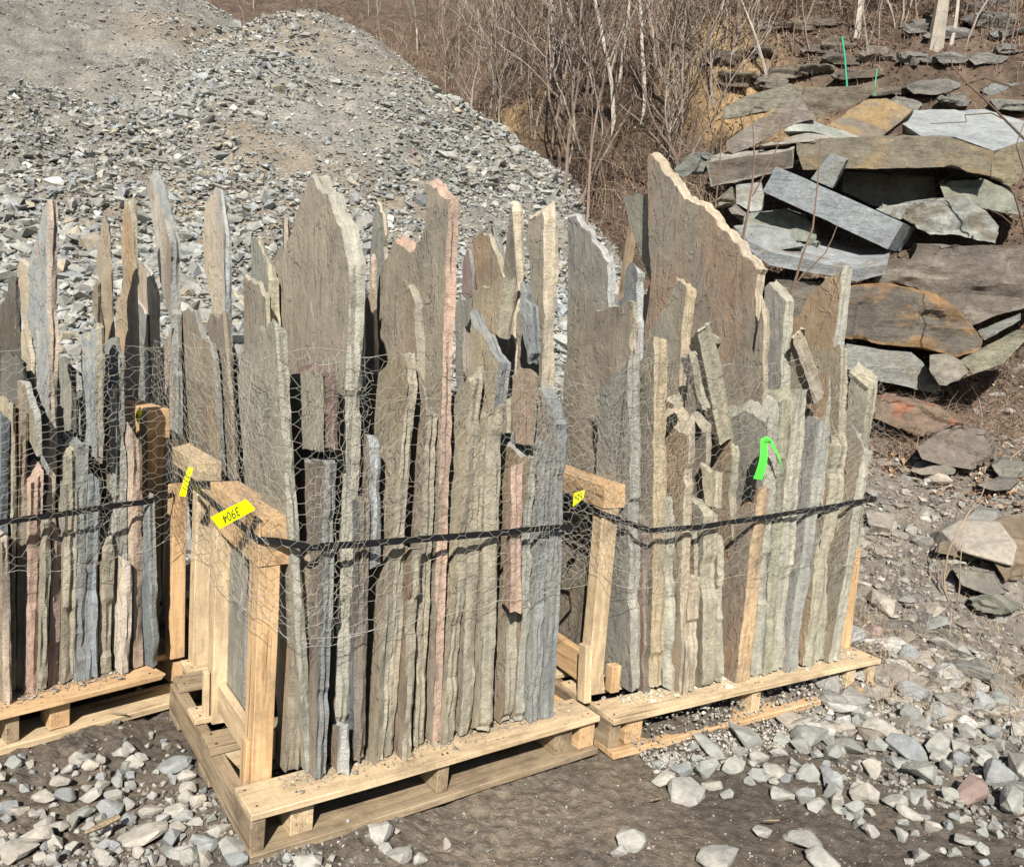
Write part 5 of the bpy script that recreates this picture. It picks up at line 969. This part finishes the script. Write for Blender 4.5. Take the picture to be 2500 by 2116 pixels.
block('Y', [(1310, 942), (1430, 872), (1720, 722), (1800, 735), (1800, 800), (1640, 950), (1400, 1042)], 7.1, (15, -12), .35, (.28, .27, .20), 'slanting olive plank-shaped block at the right edge', rough=.5)
block('Y', [(1430, 730), (1740, 602), (1740, 652), (1480, 800)], 7.7, (15, -8), .3, (.23, .24, .22), 'shaded block above the slanting olive plank block', rough=.5)
block('Y', [(-20, 365), (320, 376), (200, 560), (60, 720), (-20, 700)], 7.6, (20, -15), .6, (.20, .18, .15), 'dark layered rock showing between the giant slab and the triangular slab', lay=.03)
block('Y', [(690, 1195), (760, 1190), (960, 1232), (1150, 1282), (1340, 1392), (1200, 1442), (1010, 1506), (850, 1422), (690, 1352)], 6.3, (30, -14), .35, (.24, .175, .13), 'rusty red-brown rock lying just right of the right crate', stain=(.36, .15, .08), kz=.5)
block('Y', [(985, 1562), (1080, 1482), (1330, 1402), (1500, 1442), (1600, 1562), (1562, 1662), (1382, 1722), (1210, 1702), (1030, 1652)], 5.9, (25, -12), .35, (.235, .20, .17), 'big oval brown rock on the right bank', kz=.5, lay=.015)
W_ = [([(1000, 1045), (1050, 955), (1280, 932), (1342, 1012), (1310, 1130), (1200, 1102)], 5.2, (.29, .245, .19), 'squarish tan rock at the centre of the right bank'),
      ([(1420, 902), (1470, 792), (1790, 702), (1790, 952), (1600, 907)], 5.5, (.27, .22, .165), 'wide tan slab rock at the right edge of the bank'),
      ([(1180, 832), (1340, 682), (1530, 702), (1542, 762), (1400, 902), (1300, 932)], 5.4, (.33, .325, .29), 'lichen-speckled grey rock on the right bank'),
      ([(1360, 975), (1640, 930), (1790, 960), (1790, 1282), (1620, 1290), (1500, 1130)], 5.1, (.28, .225, .16), 'big tan rock at the right edge below the wide slab rock'),
      ([(1370, 472), (1560, 412), (1730, 432), (1640, 512), (1510, 522)], 5.9, (.24, .215, .19), 'thin overhanging slab under the big oval rock'),
      ([(1480, 300), (1560, 245), (1790, 300), (1790, 400), (1560, 400)], 6.0, (.26, .255, .215), 'grey-green rock at the right edge beside the oval rock'),
      ([(790, 345), (1090, 305), (1165, 345), (1160, 372), (880, 385)], 5.8, (.27, .24, .20), 'thin layered ledge stone below the oval rock'),
      ([(1150, 1190), (1500, 1230), (1600, 1400), (1480, 1420), (1230, 1330)], 4.8, (.25, .235, .20), 'flat muddy slab rock low on the right bank'),
      ([(1280, 1440), (1560, 1400), (1720, 1530), (1600, 1590), (1380, 1540)], 4.6, (.27, .27, .225), 'flat olive slab rock beside the pond')]
for p_, D_, c_, l_ in W_:
    q_ = px('W', (sum(a[0] for a in p_)/len(p_), sum(a[1] for a in p_)/len(p_))); D_ = float(surf([q_[0]], [q_[1]], hf=hill)[0][0][1])-.13
    block('W', p_, D_, (20, -30), .28, c_, l_, kz=.9, group='weathered rocks on the right bank', cat='rock', name='bank_rock', vox=.02, lay=.012)
# ledge rocks of the hillside
lr = np.random.default_rng(77); LX = [(370, 330, 250), (560, 300, 200), (720, 420, 260), (950, 280, 260), (1040, 250, 200), (900, 390, 220), (1150, 420, 300), (1320, 520, 300), (1560, 500, 320), (1700, 560, 200), (800, 140, 300), (620, 150, 200), (950, 130, 220),
      (1500, 160, 220), (1650, 200, 260), (1900, 120, 300), (2000, 180, 260), (1950, 40, 260), (1780, 60, 200), (1700, 330, 260), (1880, 330, 240), (2000, 280, 200), (450, 450, 220), (1250, 320, 240), (1400, 600, 200), (1480, 330, 260), (640, 460, 220), (1080, 340, 230)]
for k, (X_, Y_, w_) in enumerate(LX):
    P, okk = surf([px('Z3', (X_, 0))[0]], [px('Z3', (0, Y_))[1]]); D_ = float(P[0][1])-.12
    h_ = lr.uniform(34, 76); e = [(X_-w_/2, Y_+lr.uniform(-8, 8)), (X_-w_*.2, Y_-h_*.5+lr.uniform(-8, 4)), (X_+w_*.25, Y_-h_*.5), (X_+w_/2, Y_+lr.uniform(-14, 8)), (X_+w_*.3, Y_+h_*.45), (X_-w_*.3, Y_+h_*.5)]
    side = 'above the block heap' if X_ < 1400 else 'in the upper right corner'
    block('Z3', e, D_, (15, -8), .6, [(.15, .13, .105), (.18, .155, .12), (.20, .18, .15)][k % 3] if X_ < 1400 else (.21, .205, .19), ['dark brown', 'brown', 'grey-brown'][k % 3]*(X_ < 1400)+'grey'*(X_ >= 1400)+(' long' if w_ > 250 else ' short' if w_ < 215 else ' middling')+(' thick' if h_ > 58 else ' thin' if h_ < 46 else '')+' bedrock ledge in the leafy slope ' + side, group='bedrock ledges '+side, cat='rock ledge', name='rock_ledge', vox=.045, lay=.06, kz=.3, rough=1.3)
# ------------------------------------------------------------------ bare saplings
def grow(h, r0, seed, lean=0.0, spread=.55, dens=1.0, curve=.12):
    r = random.Random(seed); T, B = [], []
    def limb(p, d, L, rad, lvl, out):
        n = max(3, int(L/.16)) if lvl < 2 else max(2, int(L/.14)); step = L/n
        for i in range(n):
            q = p+d*step; rr = rad*(1-(i+1)/n*.78); out.append((p, q, rad*(1-i/n*.78), rr))
            if lvl < 3 and i >= (n*.22 if lvl == 0 else 1) and r.random() < (.62 if lvl == 0 else .42)*dens:
                a = r.uniform(0, 2*math.pi); side = np.array([math.cos(a), math.sin(a), 0]); dn = d*.75+side*r.uniform(.35, .8)*spread/.55+np.array([0, 0, .22]); dn /= np.linalg.norm(dn)
                limb(q, dn, L*(1-i/n*.7)*r.uniform(.25, .5), rr*.6, lvl+1, B)
            d = d+np.array([r.gauss(0, curve), r.gauss(0, curve), r.gauss(0, .04)+.03]); d /= np.linalg.norm(d); p = q
    d0 = np.array([math.sin(lean), r.gauss(0, .05), math.cos(lean)]); limb(np.zeros(3), d0, h, r0, 0, T); return T, B
def limbmesh(name, segs, c, k, minr=.0022):
    if not segs: segs = [(np.zeros(3), np.array([0, 0, .1]), .003, .002)]
    P0 = np.array([s[0] for s in segs]); P1 = np.array([s[1] for s in segs]); r0 = np.maximum([s[2] for s in segs], minr); r1 = np.maximum([s[3] for s in segs], minr)
    V, F = tubes(P0, P1, r0, r1, k); C = np.array(c)[None]*(1+.18*vnoise(V[:, 0]*3, V[:, 1]*3, V[:, 2]*5)[:, None]); return fastmesh(name, V, F, M_TWIG, C)
def sapling_at(P, h, r0, seed, c, label, group, lean=0, spread=.55, dens=1, curve=.1, cb=None, name='bare_sapling', minr=.0022):
    T, B = grow(h, r0, seed, lean, spread, dens, curve); o = link(name, limbmesh('trunk', T, c, 6, minr)); o.location = P; tag(o, label, 'sapling', group)
    b = link('branches', limbmesh('branches', B, cb or tuple(x*.75 for x in c), 4, minr), o); return o
WH = (.44, .40, .345); GB = (.24, .19, .155); DB = (.15, .11, .085)
tr = [ # photo px of base, height px, radius m, lean, colour, label
 ((1022, 135), 260, .045, .02, WH, 'white-barked sapling standing at the edge of the gravel pile crest'), ((1500, 300), 520, .040, .0, WH, 'straight white birch sapling, left of the close pair above the ochre bank'),
 ((1514, 195), 420, .035, .12, WH, 'white birch sapling leaning right beside the straight white one'), ((1569, 285), 520, .035, .02, WH, 'greyish white sapling right of the leaning white birch'),
 ((1340, 225), 420, .035, .05, WH, 'pale sapling in the thicket right of the gravel pile'), ((1643, 270), 560, .055, .14, GB, 'thick grey forked sapling leaning right over the ochre bank'),
 ((2287, 108), 420, .12, .10, (.36, .32, .27), 'thickest grey trunk at the top right'), ((2090, 88), 300, .06, .03, (.42, .38, .32), 'pale straight trunk at the top right of centre'),
 ((2322, 100), 320, .035, .12, WH, 'slim white sapling right of the thickest grey trunk'), ((1880, 215), 300, .03, -.22, WH, 'crooked white birch sapling on the ledges above the block heap'),
 ((1122, 180), 420, .03, .08, GB, 'slim grey sapling leaning over the shoulder of the gravel pile'), ((1060, 145), 360, .03, .12, GB, 'brownish sapling near the crest of the gravel pile'),
 ((1430, 560), 640, .022, -.06, GB, 'tall thin sapling at the foot of the gravel pile'), ((1380, 470), 620, .028, .04, GB, 'grey sapling in the dense clump right of the gravel pile'),
 ((1345, 400), 560, .03, -.08, GB, 'grey sapling leaning left in the dense clump right of the gravel pile'), ((1410, 500), 600, .028, .1, GB, 'grey sapling leaning right in the dense clump right of the gravel pile')]
bp = np.array([t[0] for t in tr], float); SP, ok = surf(bp[:, 0], bp[:, 1])
for k, (t, P) in enumerate(zip(tr, SP)):
    dist = (P-CAMP)@FW; sapling_at(P-np.array([math.sin(t[3]), 0, 1])*.45, t[1]*dist/FPX*1.15, t[2], 500+k, t[4], t[5], 'saplings picked out on the slope', lean=t[3], spread=.5, dens=.95 if t[4] is not WH else .7, curve=.05, minr=.0035+dist*.00022)
protos = []
for k in range(12):
    T, B = grow(random.uniform(2.0, 4.6), random.uniform(.011, .025), 700+k, random.uniform(-.3, .3), .7, 1.15, .11); cc = [GB, DB, (.30, .26, .215)][k % 3]
    protos.append((limbmesh('trunk', T, cc, 5, .006), limbmesh('branches', B, tuple(x*.9 for x in cc), 3, .0052), k % 3))
kinds = ['grey-brown', 'dark brown', 'pale grey']
for p_ in protos: p_[0]['hh'] = max(v.co.z for v in p_[0].vertices)
r2 = random.Random(5); zones = [(1080, 1500, 120, 420, 40, 'right of the gravel pile'), (1500, 1800, 30, 330, 16, 'above the ochre bank'), (1750, 2480, -30, 170, 44, 'above the block heap'), (560, 1500, -60, 110, 60, 'behind the crest of the gravel pile'), (1560, 1740, 330, 560, 8, 'above the ochre bank')]
for (x0, x1, y0, y1, n, where) in zones:
    Q = np.array([(r2.uniform(x0, x1), r2.uniform(y0, y1)) for _ in range(n)]); SP, ok = surf(Q[:, 0], Q[:, 1], hf=hill)
    for P, k in zip(SP, ok):
        if not k or (pile(P[0], P[1]) > P[2]-.0 and P[1] < 16): continue
        tm, bmh, kd = protos[r2.randrange(12)]; o = link('bare_sapling', tm); o.location = P-np.array([0, 0, .3]); o.rotation_euler = (r2.gauss(0, .06), r2.gauss(0, .06), r2.uniform(0, 6.28)); s = r2.uniform(.7, 1.15)*(1 if P[1] < 14 else 1.5); o.scale = (s, s, s)
        tag(o, '%s bare %s sapling in the thicket %s' % (['short', 'mid-height', 'tall', 'tallest'][int(min(3, (s*tm['hh']-1.6)//1.3))], kinds[kd], where), 'sapling', 'bare saplings '+where); b = bpy.data.objects.new('branches', bmh); COL.objects.link(b); b.parent = o
# thin shoots traced in front of the block heap
def shoot(fr, pts, D, r0, c, label, side=(), D1=None):
    Q = [at_y(*px(fr, p), D+(0 if D1 is None else (D1-D)*i/(len(pts)-1))) for i, p in enumerate(pts)]; segs = []
    n = len(Q)-1
    for i in range(n): segs.append((Q[i]-Q[0], Q[i+1]-Q[0], r0*(1-.7*i/n), r0*(1-.7*(i+1)/n)))
    o = link('bare_shoot', limbmesh('bare_shoot', segs, c, 5, .0025)); o.location = Q[0]; tag(o, label, 'shoot', 'thin shoots before the block heap')
    S2 = []
    for s in side:
        R = [at_y(*px(fr, p), D)-Q[0] for p in s]
        for i in range(len(R)-1): S2.append((R[i], R[i+1], r0*.5*(1-.5*i/len(R)), r0*.5*(1-.5*(i+1)/len(R))))
    if S2: link('side_twigs', limbmesh('side_twigs', S2, c, 4, .002), o)
BR = (.20, .135, .10)
shoot('Z3', [(765, 1660), (800, 1560), (830, 1450), (890, 1290), (905, 1160), (925, 960), (932, 782)], 6.3, .012, BR, 'tallest thin brown shoot before the diagonal grey block', [[(775, 1620), (850, 1540), (960, 1430), (1000, 1350), (1030, 1270)]])
shoot('Z3', [(495, 1350), (520, 1220), (548, 1050), (560, 900), (556, 760), (542, 645)], 6.6, .012, BR, 'thin shoot left of the diagonal grey block, forked', [[(548, 1110), (620, 980), (690, 830), (716, 672)]])
shoot('Z3', [(335, 1200), (352, 1060), (365, 940), (372, 780), (395, 600), (405, 420)], 6.9, .008, BR, 'hair-thin shoot before the orange-streaked block')
shoot('Z3', [(225, 690), (230, 600), (228, 490)], 8.5, .008, DB, 'short dark shoot before the ochre bank')
shoot('Z3', [(2100, 1400), (2075, 1250), (2030, 1100), (2084, 960), (2040, 820), (2084, 700)], 6.2, .010, DB, 'dark crooked twig at the right edge before the heap', [[(2040, 1290), (1960, 1220), (1880, 1180)], [(2030, 1100), (2060, 1040)]])
shoot('Z3', [(2100, 800), (1980, 680), (1860, 560), (1760, 470), (1680, 380), (1665, 300)], 7.5, .012, DB, 'long dark branch reaching in from the right edge', [[(1980, 680), (1900, 640), (1750, 650), (1760, 690), (1560, 700)], [(1860, 560), (1850, 500), (1900, 460), (2000, 490), (2090, 560)], [(1760, 470), (1860, 440), (1990, 480), (2090, 520)]])
shoot('W', [(1080, 1380), (1075, 1250), (1110, 1050), (1200, 850), (1290, 700), (1400, 560), (1460, 380)], 4.6, .007, (.36, .28, .20), 'tallest tan stem on the right bank', [[(1080, 1290), (1140, 1170), (1200, 1000), (1240, 830), (1300, 700), (1420, 600)]])
shoot('W', [(1120, 1480), (1060, 1330), (1050, 1220)], 4.4, .007, (.32, .25, .19), 'short tan stem at the foot of the right bank')
shoot('W', [(1070, 1040), (1110, 950), (1150, 850), (1190, 700), (1205, 570)], 5.2, .006, DB, 'dark forked stem on the right bank', [[(1110, 950), (1125, 830), (1120, 760)], [(1150, 850), (1210, 820)], [(1150, 850), (1160, 800)]])
shoot('W', [(1190, 1500), (1210, 1350), (1215, 1150), (1230, 980)], 4.5, .005, (.36, .30, .22), 'straight straw-coloured stem on the right bank')
for (pts, D_, lb) in (([(1085, 505), (1078, 420), (1072, 330), (1060, 240), (1055, 208)], 10.2, 'green plastic hose hanging down the ledges, thicker one'), ([(1240, 545), (1243, 470), (1255, 390)], 10.0, 'short thin green hose right of the thicker one')):
    Q = [at_y(*px('Z3', p), D_) for p in pts]; segs = [(Q[i]-Q[0], Q[i+1]-Q[0], .010 if len(pts) > 3 else .007, .010 if len(pts) > 3 else .007) for i in range(len(Q)-1)]
    V, F = tubes([s[0] for s in segs], [s[1] for s in segs], [s[2] for s in segs], [s[3] for s in segs], 6); o = link('green_hose', fastmesh('green_hose', V, F, M_HOSE)); o.location = Q[0]; tag(o, lb, 'hose', 'green hoses on the ledges')
# wooden stake behind the middle crate
st = empty('wooden_stake', at_y(1530, 640, 6.0)); tag(st, 'wooden stake leaning behind the white-rimmed slab', 'stake')
st.location = st.location-Vector((0, 0, .1)); st.rotation_euler = (0, .06, .5); bd('stake_board', st, (-.02, .03), (-.03, .03), (-.9, .56), M_WOODG, 'z')
# splinters lying on the ground
for (fr, p0, p1, w_, lb) in (('G6', (615, 1140), (870, 1020), .012, 'pointed wood splinter lying among the stones'), ('G6', (735, 700), (735, 645), .006, 'tiny wood peg stuck in the rubble'), ('G7', (758, 1047), (840, 1045), .004, 'small white twig lying on smooth mud'), ('G7', (185, 945), (245, 930), .004, 'little stick on the mud edge'),
    ('L2', (1175, 1385), (1225, 1610), .010, 'upright wood offcut leaning between the left and middle crates'), ('L2', (1000, 1700), (1190, 1640), .008, 'splintered strip on the end of the left pallet'), ('G6', (790, 270), (915, 275), .005, 'pale splinter on the lower board of the left pallet'), ('G6', (1000, 140), (1130, 80), .004, 'curled wood fibre at the broken end of the left pallet')):
    A_, B_ = at_z(*px(fr, p0), .02), at_z(*px(fr, p1), .035); V, F = tubes([A_*0, (B_-A_)*.5], [(B_-A_)*.5, B_-A_], [w_*.3, w_], [w_, w_*.6], 5)
    o = link('wood_splinter', fastmesh('wood_splinter', V, F, M_WOODG)); o.location = A_; tag(o, lb, 'splinter')
# ------------------------------------------------------------------ undergrowth (countless stems and leaves)
def stems(P, L, r, c, rad, bend, k=3):
    n = len(P); a = r.uniform(0, 2*np.pi, n); t = np.abs(r.normal(.35, .3, n)); d = np.stack([np.cos(a)*np.sin(t), np.sin(a)*np.sin(t), np.cos(t)], 1); A = P.copy(); out = []
    for j in range(3):
        B = A+d*(L/3)[:, None]; out.append((A, B, rad*(1-j*.28), rad*(1-(j+1)*.28))); A = B; d = d+np.stack([np.cos(a)*bend, np.sin(a)*bend, -np.abs(bend)*.5], 1)*1.0+r.normal(0, .12, (n, 3)); d /= np.linalg.norm(d, axis=1)[:, None]
    P0 = np.concatenate([o[0] for o in out]); P1 = np.concatenate([o[1] for o in out]); r0 = np.concatenate([o[2] for o in out]); r1 = np.concatenate([o[3] for o in out])
    V, F = tubes(P0, P1, r0, r1, k); C = np.repeat(np.tile(c, (3, 1)), 2*k, 0); return V, F, C
ur = np.random.default_rng(9)
def spread(n, a0, a1, r0, r1):
    aa = np.radians(ur.uniform(a0, a1, n)); rd = r0*(r1/r0)**ur.uniform(0, 1, n); return rd*np.sin(aa), rd*np.cos(aa), rd
x, y, rd = spread(80000, -32, 40, 6.8, 40); z = hill(x, y); k = (pile(x, y) < z+.05)
dens = .25+sstep(-.25, .25, fbm(x*.7, y*.7, o=3, s=131)); leftish = (x/y < .27); k &= ur.uniform(0, 1, len(x)) < np.where(leftish, 1.2*dens, .85*dens)
x, y, z, rd = x[k], y[k], z[k], rd[k]; L = ur.uniform(.15, .75, len(x))*np.where(x/y < .27, 1.0, .55)*(1+.03*rd); bc = ur.uniform(0, 1, (len(x), 1)); C = np.where(bc < .5, [.15, .10, .075], np.where(bc < .85, [.22, .16, .115], [.34, .27, .20]))*(1+ur.normal(0, .15, (len(x), 1)))
V, F, C = stems(np.stack([x, y, z-.02], 1), L, ur, C, .0018+rd*.0002, ur.uniform(.2, 1.3, len(x)))
tag(link('undergrowth', fastmesh('undergrowth', V, F, M_TWIG, C)), 'dense dry brown brush covering the slope', 'undergrowth', kind='stuff')
x, y, rd = spread(19000, 18, 46, 3.7, 8.8); z = ground(x, y); dn = sstep(0, .35, fbm(x*1.6, y*1.6, o=3, s=141)); k = ur.uniform(0, 1, len(x)) < dn*.9+.15; x, y, z = x[k], y[k], z[k]
C = np.array([.33, .25, .17])*(1+ur.normal(0, .25, (len(x), 1))); V, F, C = stems(np.stack([x, y, z], 1), ur.uniform(.05, .26, len(x)), ur, C, np.full(len(x), .0016), ur.uniform(.3, 1.4, len(x)))
tag(link('dry_grass', fastmesh('dry_grass', V, F, M_TWIG, C)), 'dry grass and fallen twigs on the right bank', 'dry grass', kind='stuff')
# broken stone on the right bank
x, y, rd = spread(14000, 18, 46, 3.4, 9.5); z = ground(x, y); dn = sstep(-.25, .3, fbm(x*1.3+7, y*1.3, o=3, s=171)); k = (ur.uniform(0, 1, len(x)) < .25+.7*dn); x, y, z = x[k], y[k], z[k]
sz = .020*np.exp(ur.normal(0, .6, len(x)))*(1+1.2*(ur.uniform(0, 1, len(x)) < .12)); C = np.where(ur.uniform(0, 1, (len(x), 1)) < .5, [.27, .24, .20], [.31, .30, .27])*(1+ur.normal(0, .2, (len(x), 1)))
Vr, Fr, Cr = scatter(np.stack([x, y, z+sz*.12], 1), sz, C, MID, ur, (.25, .6), (.5, 1), .35)
tag(link('bank_rubble', fastmesh('bank_rubble', Vr, Fr, M_ROCK, Cr)), 'broken stone rubble strewn over the right bank', 'rubble', kind='stuff')
# fallen leaves
x, y, rd = spread(70000, -24, 42, 6.4, 22); z = hill(x, y); k = (pile(x, y) < z+.02) & (ur.uniform(0, 1, len(x)) < .4+.8*sstep(-.1, .3, fbm(x, y, o=3, s=151))); x, y, z, rd = x[k], y[k], z[k], rd[k]; n = len(x)
s = ur.uniform(.012, .028, n)*(.8+rd*.04); a = ur.uniform(0, 6.28, n); e1 = np.stack([np.cos(a), np.sin(a), ur.normal(.25, .3, n)], 1)*s[:, None]; e2 = np.stack([-np.sin(a), np.cos(a), ur.normal(.25, .35, n)], 1)*(s*.55)[:, None]
c0 = np.stack([x, y, z+.006+ur.uniform(0, .012, n)], 1); lift = np.array([0, 0, 1.])*(s*.25)[:, None]
V = np.stack([c0-e1, c0-e2+lift, c0+e1, c0+e2+lift], 1).reshape(-1, 3); F = np.arange(4*n).reshape(n, 4); bc = ur.uniform(0, 1, (n, 1)); C = np.where(bc < .5, [.26, .15, .09], np.where(bc < .85, [.36, .235, .14], [.50, .38, .26]))
tag(link('fallen_leaves', fastmesh('fallen_leaves', V, F, M_TWIG, np.repeat(C, 4, 0))), 'brown fallen leaves littering the slope', 'leaves', kind='stuff')
